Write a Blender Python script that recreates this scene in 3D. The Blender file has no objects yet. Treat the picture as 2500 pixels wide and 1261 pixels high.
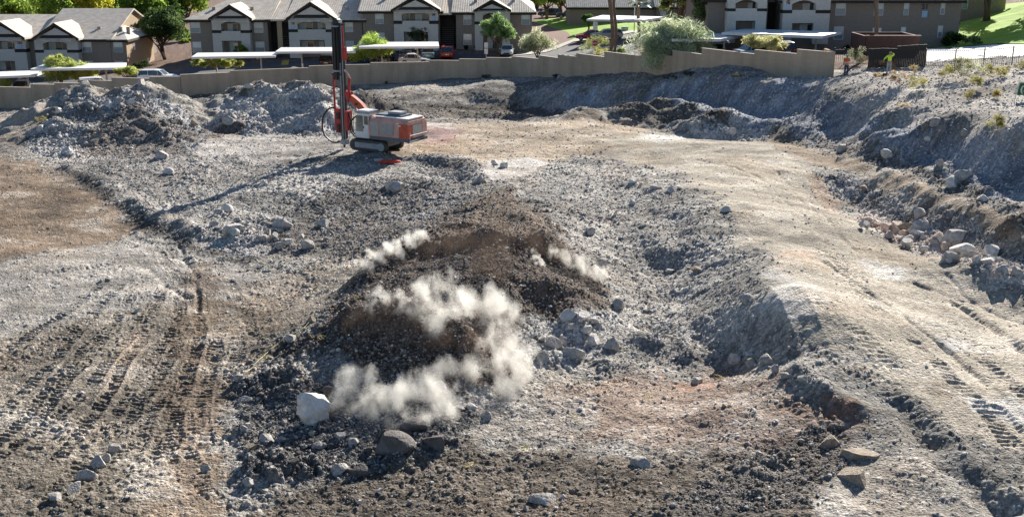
import bpy, bmesh, math, random
import numpy as np
from mathutils import Vector, Matrix, Euler
R = math.radians
random.seed(7); rng = np.random.default_rng(11)
scn = bpy.context.scene
COL = scn.collection
# ---------------- camera, sky, sun, exposure ----------------
F = 2743.0; PITCH = R(15.88); CAMZ = 17.0
ct, st = math.cos(PITCH), math.sin(PITCH)
cam_d = bpy.data.cameras.new('camera'); cam = bpy.data.objects.new('camera', cam_d); COL.objects.link(cam)
cam.location = (0, 0, CAMZ); cam.rotation_euler = (R(90) - PITCH, 0, 0)
cam_d.sensor_width = 36; cam_d.lens = F / 2500 * 36; cam_d.clip_start = 0.5; cam_d.clip_end = 8000
scn.camera = cam
SUN_AZ, SUN_EL = R(25), R(26)
world = bpy.data.worlds.new('World'); scn.world = world; world.use_nodes = True
wn = world.node_tree.nodes; wl = world.node_tree.links
sky = wn.new('ShaderNodeTexSky'); sky.sky_type = 'NISHITA'; sky.sun_disc = False
sky.sun_elevation = SUN_EL; sky.sun_rotation = SUN_AZ; sky.air_density = 1.0; sky.dust_density = 0.6; sky.ozone_density = 4.0
wl.new(sky.outputs[0], wn['Background'].inputs[0]); wn['Background'].inputs[1].default_value = 0.052
sd = bpy.data.lights.new('sun', 'SUN'); sun = bpy.data.objects.new('sun', sd); COL.objects.link(sun)
sd.energy = 5.0; sd.angle = R(0.5); sd.color = (1.0, 0.94, 0.85)
sdir = Vector((math.sin(SUN_AZ) * math.cos(SUN_EL), math.cos(SUN_AZ) * math.cos(SUN_EL), math.sin(SUN_EL)))
sun.rotation_euler = sdir.to_track_quat('Z', 'Y').to_euler()
sun.location = (40, 60, 60)
vs = scn.view_settings; vs.view_transform = 'Standard'; vs.look = 'None'; vs.gamma = 1; vs.use_curve_mapping = False
vs.exposure = 1.08
scn.cycles.use_denoising = True
scn.cycles.max_bounces = 6; scn.cycles.volume_bounces = 6; scn.cycles.transparent_max_bounces = 12
scn.cycles.volume_step_rate = 1.0; scn.cycles.volume_max_steps = 256

# ---------------- pixel <-> world helpers (used to read positions off the photograph) ----------------
def ray(px, py):
    x = (px - 1250.0) / F; y = -(py - 630.5) / F
    return np.array([x, ct + y * st, -st + y * ct])
def P(px, py, z):
    d = ray(px, py); t = (z - CAMZ) / d[2]; return (d[0] * t, d[1] * t, z)
def PY(px, py, Y):
    d = ray(px, py); t = Y / d[1]; return (d[0] * t, Y, CAMZ + d[2] * t)
def pxscale(Y, z):        # photo pixels per metre at a point
    return F / (Y * ct + (CAMZ - z) * st)

# ---------------- noise ----------------
def _h(ix, iy, s):
    n = (ix.astype(np.int64) * 374761393 + iy.astype(np.int64) * 668265263 + s * 1442695041) & 0xffffffff
    n = ((n ^ (n >> 13)) * 1274126177) & 0xffffffff
    n = ((n ^ (n >> 16)) * 2246822519) & 0xffffffff
    return ((n ^ (n >> 15)) & 0xffffff) / float(0xffffff)
def vnoise(x, y, sc, s=0):
    x = x / sc; y = y / sc; ix = np.floor(x); iy = np.floor(y); fx = x - ix; fy = y - iy
    fx = fx * fx * (3 - 2 * fx); fy = fy * fy * (3 - 2 * fy)
    a = _h(ix, iy, s); b = _h(ix + 1, iy, s); c = _h(ix, iy + 1, s); d = _h(ix + 1, iy + 1, s)
    return (a * (1 - fx) + b * fx) * (1 - fy) + (c * (1 - fx) + d * fx) * fy * 1.0 - 0.5
def fbm(x, y, sc, s=0, o=4, g=0.5):
    r = 0; a = 1.0
    for k in range(o):
        r = r + a * vnoise(x + 13.7 * k, y - 7.3 * k, sc, s + k); a *= g; sc *= 0.5
    return r
def worley(x, y, sc, s=0):
    x = x / sc; y = y / sc; ix = np.floor(x); iy = np.floor(y)
    d1 = np.full(x.shape, 9.0); cid = np.zeros(x.shape)
    for i in (-1, 0, 1):
        for j in (-1, 0, 1):
            cx = ix + i; cy = iy + j
            dx = cx + _h(cx, cy, s) - x; dy = cy + _h(cx, cy, s + 1) - y
            r = 0.6 + 0.8 * _h(cx, cy, s + 2)
            d = (dx * dx + dy * dy) / (r * r)
            m = d < d1; d1 = np.where(m, d, d1); cid = np.where(m, _h(cx, cy, s + 3), cid)
    return np.sqrt(d1), cid
def sstep(a, b, x):
    t = np.clip((x - a) / (b - a), 0, 1); return t * t * (3 - 2 * t)

# ---------------- macro terrain from control points ----------------
CP = [ # px, py, z
(0,1261,0),(300,1261,0),(0,1080,0),(300,1080,0),(0,900,0),(300,900,0),(560,860,0),(0,760,0),(300,740,0),(0,650,0),(300,650,0),(560,720,.05),
(0,560,0),(150,560,0),(0,480,0),(130,480,0),(0,420,0),(0,370,0),(60,350,0),(380,600,0),(500,640,.1),(620,660,.2),(560,1000,.0),(450,1180,0),
(0,330,-.5),(0,300,-1.2),(0,268,-2.5),(200,256,-1.7),(400,240,-.8),(150,330,-.2),(600,224,-.5),(850,209,-.2),(1000,200,.05),(1275,191,.7),(1600,190,3.1),(1900,194,4.7),(2030,194,5.2),
(1000,207,.2),(1200,203,.8),(1400,201,1.9),(1500,201,2.6),(1700,203,3.9),(1850,205,4.7),(2000,212,5.1),(2090,238,5.3),(2180,282,5.45),(2330,300,5.7),(2420,328,5.9),(2500,345,6.0),
(1000,262,-1.2),(1150,262,-1.3),(1300,262,-1.1),(1420,262,-.6),(1520,264,.2),(1700,275,1.2),(1850,292,2.0),(2000,320,2.4),(2100,347,2.7),(2300,412,3.0),(2500,505,3.4),
(2080,178,5.6),(2200,175,5.8),(2350,165,6.3),(2500,160,6.8),(2200,240,5.6),(2350,240,6.1),(2500,260,6.4),(2400,290,6.0),
(1000,290,1.2),(1200,292,1.2),(1400,296,1.4),(1550,310,1.6),(1050,330,1.2),(1250,330,1.3),(1450,340,1.7),(900,370,1.2),(950,360,1.2),(820,350,1.1),(700,345,.8),(560,345,.6),
(1900,348,2.2),(2100,398,2.4),(2300,478,2.7),(2500,570,3.0),(2030,385,2.3),(2250,482,2.6),(2450,600,2.8),
(2090,485,1.2),(2250,570,1.2),(2440,660,1.3),(1990,440,2.1),(2070,540,1.9),(2200,620,1.7),(2400,720,1.4),(2500,760,1.4),
(1700,340,2.1),(1600,370,2.1),(1800,380,2.3),(1900,400,2.35),(1800,470,2.4),(1950,560,2.2),(2100,700,1.9),(1990,700,2.4),(2300,850,1.5),(2500,900,1.4),(2500,1080,1.1),(2200,1000,1.4),(2080,880,1.9),
(1620,415,2.2),(1710,480,2.35),(1770,560,2.3),(1860,640,2.6),(1880,720,2.75),(1925,800,2.45),(1985,870,2.1),
(1530,480,1.5),(1570,570,1.2),(1620,660,.7),(1660,760,.3),(1730,850,.3),(1850,895,.3),(1480,420,1.7),(1520,850,.3),(1400,960,.3),(1940,920,.8),
(1430,470,1.8),(1460,600,1.4),(1520,700,.8),(1350,380,1.6),(1200,390,1.4),
(1300,1100,.2),(1300,1261,.2),(1600,1261,.4),(1700,980,.7),(1600,1080,.5),(1900,1261,.8),(2200,1261,.9),(2500,1261,.9),(1500,930,.35),(2050,1100,1.0),(2300,1120,1.2),(1000,1261,.05),(750,1261,0),
(1100,430,1.35),(1000,480,1.0),(900,540,.8),(800,600,.5),(720,640,.3),(850,640,.5),(760,740,.2),(660,880,.1),
(1230,470,1.9),(1300,545,2.4),(1160,640,2.6),(1280,670,2.5),(1050,690,2.4),(1400,660,1.8),(1450,750,.9),(1010,780,2.1),(930,800,1.7),(940,880,1.1),(1150,840,1.5),(900,950,.7),(1100,950,.7),(760,970,.4),(1000,1050,.4),(700,1130,.1),(1260,900,.5),(900,690,1.1),(1350,800,.8),(1090,560,1.6),(960,650,1.5),
(850,385,1.2),(950,400,1.2),(600,400,.8),(500,440,.6),(600,500,.5),(750,480,.75),(650,570,.3),(880,450,1.0),(350,420,.45),(420,500,.5),
(250,432,.45),(390,512,.5),(480,560,.4),(225,470,0),(345,560,0),(430,610,0),
# beyond the block wall: car park, buildings, lawns
(0,235,-2.6),(385,211,-.5),(700,190,-.1),(1000,165,.3),(1238,137,.6),(80,189,-3),(380,165,-2),(560,143,.1),(800,138,.4),(1000,121,1.4),(1200,124,1.4),(1450,125,2.6),(1600,110,3.6),
(1450,100,2.6),(1400,70,3.0),(1550,60,4.0),(1800,130,4.6),(1950,128,5.0),(1350,40,3.0),(1700,40,4.5),(2050,122,5.0),(2300,112,5.3),(2450,75,7.0),(2350,60,6.0),(2500,10,9),(2450,120,6.6),
(0,60,-2),(300,60,-1),(700,60,1),(1100,40,2),(0,20,-2),(2500,-40,10),(1800,0,6),(1200,-20,3),(600,-20,1)]
_LN = [[(1400,201,1.9),(1500,201,2.6),(1600,202,3.3),(1700,203,3.9),(1850,205,4.7),(2000,212,5.1),(2090,238,5.3),(2180,282,5.45),(2330,300,5.7),(2420,328,5.9),(2500,345,6.0)],
 [(1420,262,-.6),(1520,264,.2),(1700,275,1.2),(1850,292,2.0),(2000,320,2.4),(2100,347,2.7),(2300,412,3.0),(2500,505,3.4),(2620,560,3.5)],
 [(1900,348,2.2),(2100,398,2.4),(2300,478,2.7),(2500,570,3.0)],[(2030,385,2.3),(2250,482,2.6),(2450,600,2.8),(2540,660,2.9)],[(2090,485,1.2),(2250,570,1.2),(2440,660,1.3),(2560,730,1.3)],
 [(1620,415,2.2),(1710,480,2.35),(1770,560,2.3),(1860,640,2.6),(1880,720,2.75),(1925,800,2.45),(1985,870,2.1)]]
for _l in _LN:
    for _a, _b in zip(_l[:-1], _l[1:]):
        _n = max(2, int(abs(_b[0] - _a[0]) / 45))
        for _k in range(_n): CP.append(tuple(_a[i] + (_b[i] - _a[i]) * _k / _n for i in range(3)))
CP = list(dict.fromkeys(tuple(map(float, c)) for c in CP))
cpw = np.array([P(*c) for c in CP])
GX0, GX1, GY0, GY1, GS = -130.0, 130.0, 20.0, 290.0, 0.25
def tps(pts, vals, q, lam=0.3):
    n = len(pts)
    def U(r2): return -np.sqrt(r2 + 1.2)
    d2 = ((pts[:, None] - pts[None]) ** 2).sum(-1)
    A = np.zeros((n + 3, n + 3)); A[:n, :n] = U(d2) + lam * np.eye(n); A[:n, n] = 1; A[:n, n + 1:] = pts; A[n, :n] = 1; A[n + 1:, :n] = pts.T
    b = np.zeros(n + 3); b[:n] = vals; w = np.linalg.solve(A, b)
    out = np.empty(len(q))
    for i in range(0, len(q), 20000):
        qq = q[i:i + 20000]; r2 = ((qq[:, None] - pts[None]) ** 2).sum(-1)
        out[i:i + 20000] = U(r2) @ w[:n] + w[n] + qq @ w[n + 1:]
    return out
_s = 1.0
_gx = np.arange(GX0, GX1 + .01, _s); _gy = np.arange(GY0, GY1 + .01, _s)
_X, _Y = np.meshgrid(_gx, _gy)
_c = tps(cpw[:, :2], cpw[:, 2], np.c_[_X.ravel(), _Y.ravel()]).reshape(_X.shape)
_c = np.clip(_c, -5, 12)
gx = np.arange(GX0, GX1 - GS * .5, GS); gy = np.arange(GY0, GY1 - GS * .5, GS)
def bil(G, x0, y0, s, x, y):
    fx = np.clip((x - x0) / s, 0, G.shape[1] - 1.001); fy = np.clip((y - y0) / s, 0, G.shape[0] - 1.001)
    ix = fx.astype(int); iy = fy.astype(int); fx = fx - ix; fy = fy - iy
    return (G[iy, ix] * (1 - fx) + G[iy, ix + 1] * fx) * (1 - fy) + (G[iy + 1, ix] * (1 - fx) + G[iy + 1, ix + 1] * fx) * fy
MX, MY = np.meshgrid(gx, gy)
MZ = bil(_c, GX0, GY0, _s, MX, MY)
def site_mask():           # 1 on the construction site, 0 beyond the wall (filled in after the wall line is known)
    return 1.0
def smax(a, b, k):
    h = np.clip(0.5 + 0.5 * (a - b) / k, 0, 1); return b * (1 - h) + a * h + k * h * (1 - h)
def cone(px, py, Y, slope, asp=1.0, rough=0.35, seed=0, k=.25, foot=None):
    """rubble heap with its top on the given sight line at distance Y"""
    global MZ
    x, y, z = PY(px, py, Y)
    wx = MX + 1.6 * fbm(MX, MY, 2.5, 50 + seed, 3); wy = MY + 1.6 * fbm(MX, MY, 2.5, 70 + seed, 3)
    d = np.hypot((wx - x) * asp, wy - y)
    hcone = z + .15 - slope * np.sqrt(d * d + .25) + rough * fbm(MX, MY, 1.2, 90 + seed, 3)
    MZ = smax(MZ, hcone, k)
def ridge(pts, h, w, seed=0, k=.3, noise=.3):
    """low berm or (h<0) rut along a line of photo points lying on the present surface"""
    global MZ
    q = [G(a, b)[:2] for a, b in pts]
    d = np.full(MX.shape, 1e9)
    for a, b in zip(q[:-1], q[1:]):
        a = np.array(a); b = np.array(b); ab = b - a
        t = np.clip(((MX - a[0]) * ab[0] + (MY - a[1]) * ab[1]) / (ab @ ab), 0, 1)
        d = np.minimum(d, np.hypot(MX - a[0] - t * ab[0], MY - a[1] - t * ab[1]))
    d = d + noise * w * fbm(MX, MY, w * 1.5, 200 + seed, 3)
    MZ = MZ + h * (1 + .8 * fbm(MX, MY, w * 2, 230 + seed, 2)) * np.exp(-(d / w) ** 2)
def H(x, y):
    return bil(MZ, GX0, GY0, GS, np.asarray(x, float), np.asarray(y, float))
def G(px, py, ymax=260, beyond=False):
    """first hit of the photo sight line with the ground"""
    d = ray(px, py); o = np.array([0, 0, CAMZ])
    t = np.linspace(20, ymax, 3000) / d[1]
    pts = o[None] + t[:, None] * d[None]
    hz = H(pts[:, 0], pts[:, 1]); m = pts[:, 2] <= hz
    if beyond: m &= pts[:, 1] > wallY(pts[:, 0]) + 1.2
    m = np.nonzero(m)[0]
    if len(m) == 0: i = len(t) - 1
    else: i = m[0]
    return (pts[i, 0], pts[i, 1], float(hz[i]))
# heaps
cone(315,203,107,.55,.85,.5,1); cone(345,194,106,.58,.9,.4,2); cone(205,205,106,.52,.9,.5,3); cone(145,262,103,.5,.8,.5,4); cone(400,235,105,.6,1,.4,5); cone(260,225,108,.6,.9,.5,6); cone(300,262,101,.5,.9,.4,7)
cone(325,236,103.5,.5,.8,.4,40,.5); cone(335,262,100,.45,.8,.4,41,.5); cone(250,248,102.5,.45,.8,.4,42,.5); cone(200,262,101.5,.42,.8,.4,43,.5); cone(150,288,99,.4,.9,.3,44,.5); cone(355,288,97,.42,.8,.4,45,.5); cone(265,292,98,.42,.8,.4,46,.5); cone(415,312,95,.4,.8,.3,47,.5)
cone(420,330,93,.5,1,.3,8); cone(440,258,104,.5,.8,.3,9)
cone(640,190,110,.5,.85,.5,10); cone(720,192,109,.52,.9,.5,11); cone(765,200,106,.5,1,.4,12); cone(600,205,111,.6,.8,.4,13); cone(545,240,107,.5,.9,.4,14); cone(780,250,101,.5,1,.3,15); cone(600,270,101,.45,.8,.4,16); cone(690,240,106,.5,.9,.4,17)
cone(500,262,106,.4,.8,.3,18)
# dark spoil ridge in the middle distance and its boulder tail
cone(1560,252,101,.45,.7,.4,20,.3); cone(1620,238,102,.45,.7,.4,21,.3); cone(1690,250,100,.45,.75,.4,22,.3); cone(1760,275,96,.4,.8,.3,23,.3)
ridge([(1790,300),(1880,320),(1960,335)],.8,1.6,24)
ridge([(960,283),(1100,284),(1250,286),(1420,290)],.7,1.8,25)
ridge([(880,250),(930,268),(980,285)],1.0,1.8,26)
ridge([(1930,322),(2060,352),(2200,408),(2350,462),(2500,545)],.5,1.1,27)
ridge([(2060,392),(2160,428),(2300,490),(2420,555),(2500,605)],.3,.7,28)
ridge([(170,415),(260,455),(330,500),(400,540),(470,575)],.3,.7,29)
# blast heave lumps
ridge([(1000,600),(1120,560),(1200,500),(1250,460)],.35,.9,30)
ridge([(1240,480),(1250,560),(1180,640),(1060,720),(980,790)],.12,1.8,50,noise=.15)
ridge([(880,700),(960,640),(1060,610),(1200,610),(1350,630),(1440,670)],.7,.9,31)
ridge([(860,790),(960,780),(1060,800),(1130,850)],.75,.8,32)
ridge([(1230,520),(1320,570),(1340,620)],.3,.8,33)
ridge([(1330,700),(1430,740),(1400,800)],.3,.7,34)
ridge([(1560,560),(1640,640),(1680,600),(1720,540)],.35,1.0,35)
ridge([(1560,830),(1660,850),(1700,900)],.25,.6,36)
ridge([(2190,985),(2260,1070),(2340,1160),(2440,1240)],-.3,.5,37)
ridge([(2240,985),(2320,1070),(2400,1150),(2480,1215)],.16,.5,38)
ridge([(1950,905),(2020,960),(2080,1000)],.28,.5,39)
ridge([(1620,900),(1450,880),(1330,870)],.15,.5,40)
ridge([(900,330),(1000,420),(1080,470)],.2,1.5,41)
ridge([(620,590),(780,560),(900,520)],.25,1.0,42)
ridge([(1020,390),(1120,400),(1160,440)],.4,1.0,43)
_rough = (.30 - .25 * sstep(16, 26, MX) * sstep(100, 70, MY)) * fbm(MX, MY, 6.0, 1, 3) + .12 * fbm(MX, MY, 1.6, 5, 2)
_far = sstep(150, 138, MY + .0 * MX) 
MZ = MZ + _rough * _far * np.where(MX > 100, 0, 1)
# ---------------- object helpers ----------------
def tag(o, label=None, cat=None, group=None, kind=None):
    if label: o['label'] = label
    if cat: o['category'] = cat
    if group: o['group'] = group
    if kind: o['kind'] = kind
    return o
def link(name, me, parent=None, mats=()):
    for m in mats: me.materials.append(m)
    o = bpy.data.objects.new(name, me); COL.objects.link(o)
    if parent: o.parent = parent
    return o
def np_mesh(name, v, f, smooth=False, cols=None):
    """v (n,3), f (m,k) arrays -> mesh; cols = per-vertex rgb"""
    me = bpy.data.meshes.new(name); v = np.asarray(v, np.float32); f = np.asarray(f, np.int32)
    me.vertices.add(len(v)); me.vertices.foreach_set('co', v.ravel())
    k = f.shape[1]; me.loops.add(f.size); me.loops.foreach_set('vertex_index', f.ravel())
    me.polygons.add(len(f)); me.polygons.foreach_set('loop_start', np.arange(0, f.size, k, dtype=np.int32))
    me.update(calc_edges=True)
    me.polygons.foreach_set('use_smooth', np.full(len(f), smooth))
    if cols is not None:
        a = me.color_attributes.new('Col', 'FLOAT_COLOR', 'POINT')
        c = np.ones((len(v), 4), np.float32); c[:, :3] = cols; a.data.foreach_set('color', c.ravel())
    return me
def newmat(name):
    m = bpy.data.materials.new(name); m.use_nodes = True; nt = m.node_tree
    return m, nt.nodes, nt.links, nt.nodes['Principled BSDF']
_mats = {}
def mat(name, col, rough=.7, metal=0, noise=.12, scale=3.0, spec=None, bump=0, bscale=30):
    if name in _mats: return _mats[name]
    m, n, l, b = newmat(name)
    tc = n.new('ShaderNodeTexCoord'); nz = n.new('ShaderNodeTexNoise'); nz.inputs['Scale'].default_value = scale; nz.inputs['Detail'].default_value = 6
    l.new(tc.outputs['Object'], nz.inputs['Vector'])
    mp = n.new('ShaderNodeMapRange'); mp.inputs[1].default_value = .3; mp.inputs[2].default_value = .7; mp.inputs[3].default_value = 1 - noise; mp.inputs[4].default_value = 1 + noise
    l.new(nz.outputs[0], mp.inputs[0])
    mx = n.new('ShaderNodeVectorMath'); mx.operation = 'SCALE'; mx.inputs[0].default_value = col[:3]
    l.new(mp.outputs[0], mx.inputs['Scale']); l.new(mx.outputs[0], b.inputs['Base Color'])
    b.inputs['Roughness'].default_value = rough; b.inputs['Metallic'].default_value = metal
    if spec is not None: b.inputs['Specular IOR Level'].default_value = spec
    if bump:
        n2 = n.new('ShaderNodeTexNoise'); n2.inputs['Scale'].default_value = bscale; n2.inputs['Detail'].default_value = 4
        l.new(tc.outputs['Object'], n2.inputs['Vector'])
        bp = n.new('ShaderNodeBump'); bp.inputs['Strength'].default_value = bump; bp.inputs['Distance'].default_value = .02
        l.new(n2.outputs[0], bp.inputs['Height']); l.new(bp.outputs[0], b.inputs['Normal'])
    _mats[name] = m; return m

# ---------------- block wall line ----------------
WALLPX = [(-260,300,-3.4),(0,266,-2.6),(200,250,-1.6),(400,236,-.6),(600,222,-.4),(850,207,-.2),(1060,196,.2),(1275,189,.7),(1440,188,2.0),(1600,187,3.1),(1750,187,4.1),(1900,188,4.8),(2032,191,5.2)]
WALLW = np.array([P(*c) for c in WALLPX])
def wallY(x): return np.interp(x, WALLW[:, 0], WALLW[:, 1])

# ---------------- surface map: colour, cobble height, stone density, stone size ----------------
def sdf(poly, X, Y):
    d = np.full(X.shape, 1e18); s = np.ones(X.shape, bool) ; inside = np.zeros(X.shape, bool)
    n = len(poly)
    for i in range(n):
        ax, ay = poly[i]; bx, by = poly[(i + 1) % n]
        ex, ey = bx - ax, by - ay; wx, wy = X - ax, Y - ay
        t = np.clip((wx * ex + wy * ey) / (ex * ex + ey * ey + 1e-12), 0, 1)
        d = np.minimum(d, (wx - ex * t) ** 2 + (wy - ey * t) ** 2)
        c = (ay > Y) != (by > Y)
        xi = ax + (Y - ay) / (by - ay + 1e-12) * ex
        inside ^= c & (X < xi)
    return np.where(inside, -1, 1) * np.sqrt(d)
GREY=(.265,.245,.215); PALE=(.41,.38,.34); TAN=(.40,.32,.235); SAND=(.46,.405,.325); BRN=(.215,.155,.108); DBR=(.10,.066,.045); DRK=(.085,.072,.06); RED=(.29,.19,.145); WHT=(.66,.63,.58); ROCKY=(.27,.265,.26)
LAY = [ # polygon (photo points), colour, feather m, strength, cobble, stone density, max stone m
([(0,375),(170,425),(250,470),(345,555),(225,605),(0,640),(-300,640),(-300,375)], (.25,.185,.13), 1.2,.95,.18,.15,.25),
([(-300,640),(0,640),(230,600),(420,565),(620,650),(720,700),(520,735),(260,770),(0,830),(-300,830)], PALE,1.6,.9,.15,.25,.2),
([(-300,830),(0,830),(260,770),(520,735),(760,760),(640,900),(560,1000),(560,1300),(-300,1300)], (.265,.225,.175),1.2,.88,.35,.35,.2),
([(440,640),(520,640),(560,760),(520,900),(560,1050),(560,1300),(330,1300),(400,1100),(430,900),(440,760)], BRN,.8,.7,.2,.2,.15),
([(250,905),(330,800),(370,800),(330,900),(270,960)], (.45,.36,.28),.3,.8,.05,.05,.1),
([(-300,1060),(0,1060),(200,1100),(330,1150),(300,1300),(-300,1300)], (.13,.11,.085),.8,.8,.35,.3,.2),  # brown soil, painted darker to carry the darkening at the bottom left
([(620,690),(900,600),(950,560),(1000,590),(880,680),(800,760),(700,820),(600,900),(520,900),(560,760)], (.27,.225,.175),1.,.8,.35,.4,.25),
([(-300,290),(0,285),(150,285),(90,320),(40,350),(-300,360)], (.52,.45,.37),1.5,.95,.08,.1,.2),
([(60,360),(120,290),(200,240),(330,220),(430,260),(500,300),(560,250),(640,215),(760,215),(830,260),(830,330),(560,345),(490,385),(300,390),(130,390)], (.30,.295,.29),1.,1,1.,1.,1.0),
([(250,290),(320,258),(370,285),(440,310),(480,340),(485,375),(440,388),(210,388),(170,345)], (.12,.095,.075),1.4,.85,.7,.7,.6),
([(510,310),(600,300),(590,345),(520,345)], DBR,1.,.8,.5,.4,.4),
([(450,350),(600,330),(860,335),(900,380),(700,395),(500,410)], (.47,.435,.395),1.5,.9,.25,.3,.25),
([(140,390),(480,385),(700,400),(600,450),(400,440),(430,520),(380,520),(250,450)], (.27,.25,.23),1.5,.85,.6,.7,.45),
([(380,450),(600,410),(900,400),(960,470),(800,520),(620,560),(480,550),(400,500)], (.33,.31,.28),1.5,.9,.6,.7,.4),
([(480,560),(620,530),(780,530),(830,580),(700,620),(560,640)], (.27,.26,.25),1.,.95,.9,1.,.75),
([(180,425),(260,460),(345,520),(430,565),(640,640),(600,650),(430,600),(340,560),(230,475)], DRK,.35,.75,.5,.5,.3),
([(700,520),(800,470),(900,440),(1100,430),(1200,440),(1180,480),(1050,560),(950,590),(800,620),(640,650),(640,610)], (.15,.135,.12),1.2,.9,.6,.8,.35),
([(1000,380),(1150,390),(1180,450),(1100,440),(1010,425)], (.2,.185,.165),.8,.85,.8,.9,.5),
([(1040,300),(1500,288),(1600,320),(1540,360),(1420,385),(1300,400),(1160,390),(1060,375),(960,385),(940,350)], TAN,1.8,.95,.15,.3,.2),
([(1020,300),(1100,300),(1110,330),(1050,345)], (.55,.50,.47),.8,.8,.1,.1,.15),
([(1300,400),(1420,385),(1520,380),(1620,420),(1720,500),(1760,560),(1850,620),(1870,760),(1700,860),(1500,900),(1450,780),(1480,680),(1340,560),(1230,460)], (.30,.28,.25),1.5,.95,.5,.6,.3),
([(1500,330),(1700,320),(1920,350),(2010,430),(2060,520),(2200,610),(2500,740),(2700,830),(2700,1200),(2460,1120),(2200,960),(2050,880),(1960,840),(1880,740),(1870,640),(1790,560),(1730,480),(1620,410),(1480,385)], SAND,1.2,.95,.06,.12,.15),
([(2040,880),(2200,970),(2330,1080),(2480,1200),(2600,1300),(1900,1300),(1960,1000),(1940,880)], (.37,.35,.315),1.2,.8,.15,.3,.2),
([(1500,920),(1760,900),(1930,920),(2070,1000),(2110,1090),(2000,1120),(1700,1100),(1450,1080),(1300,1050),(1330,960)], (.26,.185,.14),1.2,.85,.3,.32,.2),
([(1120,980),(1300,960),(1500,960),(1400,1060),(1250,1080),(1120,1090)], (.31,.28,.245),1.,.8,.35,.4,.25),
([(900,1120),(1300,1080),(1700,1110),(2000,1120),(2000,1300),(560,1300),(600,1200)], (.115,.09,.066),1.2,.92,.5,.5,.25),  # brown soil; darkening toward the bottom edge put into its colour
([(1240,455),(1340,540),(1380,610),(1480,680),(1480,760),(1400,800),(1310,780),(1240,960),(1100,960),(900,940),(820,900),(700,870),(790,760),(880,670),(990,590),(1100,520)], DBR,1.1,.95,.75,.75,.35),
([(1180,470),(1300,490),(1330,560),(1200,570),(1080,570)], (.17,.125,.09),.6,.8,.5,.5,.2),
([(830,790),(930,775),(1040,790),(1000,830),(880,830)], (.2,.135,.095),.6,.8,.5,.4,.2),
([(1290,770),(1400,770),(1490,770),(1460,850),(1360,890),(1300,870)], (.36,.35,.33),.8,.9,.6,.8,.4),
([(600,940),(700,890),(830,930),(1000,930),(1110,980),(1110,1090),(980,1140),(800,1180),(590,1200),(560,1050)], (.075,.07,.066),.7,1,1.,1.,.6),
([(1880,335),(2080,385),(2260,445),(2500,545),(2700,640),(2700,700),(2460,610),(2300,530),(2080,425),(1900,372)], (.36,.275,.195),.7,.95,.1,.2,.2),
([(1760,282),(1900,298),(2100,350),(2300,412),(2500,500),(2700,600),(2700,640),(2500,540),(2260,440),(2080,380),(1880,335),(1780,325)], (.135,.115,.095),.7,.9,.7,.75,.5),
([(1990,425),(2080,425),(2300,525),(2460,605),(2700,690),(2700,760),(2500,690),(2440,670),(2250,575),(2090,500),(2010,470)], (.2,.19,.18),.6,.95,.9,1.,.45),
([(2080,500),(2250,550),(2440,640),(2520,700),(2420,700),(2250,620),(2110,550)], (.62,.53,.46),.5,.9,.6,.9,.5),
([(1965,415),(2010,430),(2060,500),(2030,520),(1980,470)], (.4,.28,.2),.4,.8,.3,.3,.3),
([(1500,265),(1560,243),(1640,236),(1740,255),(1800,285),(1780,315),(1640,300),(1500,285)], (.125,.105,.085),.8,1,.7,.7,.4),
([(1740,262),(1860,282),(1900,310),(1840,345),(1700,335),(1640,310),(1780,305)], (.42,.41,.39),.8,.95,.8,1.,.5),
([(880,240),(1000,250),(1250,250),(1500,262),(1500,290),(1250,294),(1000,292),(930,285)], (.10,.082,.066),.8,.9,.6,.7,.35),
([(880,205),(1200,198),(1600,198),(1900,203),(1900,208),(1500,212),(1200,214),(900,218)], (.47,.43,.37),1.,.7,.15,.3,.2),
([(1400,208),(1700,206),(2000,216),(2090,240),(2180,286),(2330,302),(2500,350),(2700,420),(2700,560),(2500,500),(2300,412),(2100,350),(1880,298),(1700,262),(1500,262),(1400,262)], (.27,.30,.35),1.2,.9,.3,.6,.4),  # grey bank rock, tinted with the blue of its shade
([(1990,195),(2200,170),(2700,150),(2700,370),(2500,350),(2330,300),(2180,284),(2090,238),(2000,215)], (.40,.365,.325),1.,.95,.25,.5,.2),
([(1200,395),(1300,385),(1340,400),(1300,430),(1200,440)], (.55,.53,.5),.5,.8,.1,.2,.2),
([(1560,335),(1640,325),(1700,340),(1620,352)], WHT,.5,.8,.05,.1,.2),
([(1860,640),(1960,690),(2020,740),(1960,780),(1890,760)], WHT,1.,.75,.05,.05,.1),
([(1890,610),(1990,615),(1980,635),(1900,630)], (.5,.34,.25),.4,.6,.05,.05,.1),
([(2100,640),(2190,650),(2190,680),(2140,675)], WHT,.4,.85,.05,.05,.1),
([(2250,800),(2330,820),(2400,860),(2330,850)], WHT,.4,.7,.05,.05,.1),
([(2320,960),(2450,980),(2500,1010),(2500,1030),(2380,1000)], WHT,.5,.7,.05,.05,.1),
([(1620,930),(1760,925),(1790,945),(1650,960)], (.4,.24,.17),.4,.6,.1,.1,.1),
([(2000,960),(2080,990),(2090,1030),(2030,1020)], (.32,.18,.12),.4,.7,.1,.1,.1),
([(1040,310),(1130,320),(1100,350),(1040,352)], (.36,.2,.19),.5,.65,.1,.1,.1),
([(2120,1040),(2220,1010),(2300,1120),(2380,1300),(2100,1300)], (.25,.22,.185),.8,.6,.3,.4,.3),
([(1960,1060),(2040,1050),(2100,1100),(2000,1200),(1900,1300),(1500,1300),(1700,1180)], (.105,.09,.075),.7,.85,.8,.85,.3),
]
_LW = []
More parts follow.
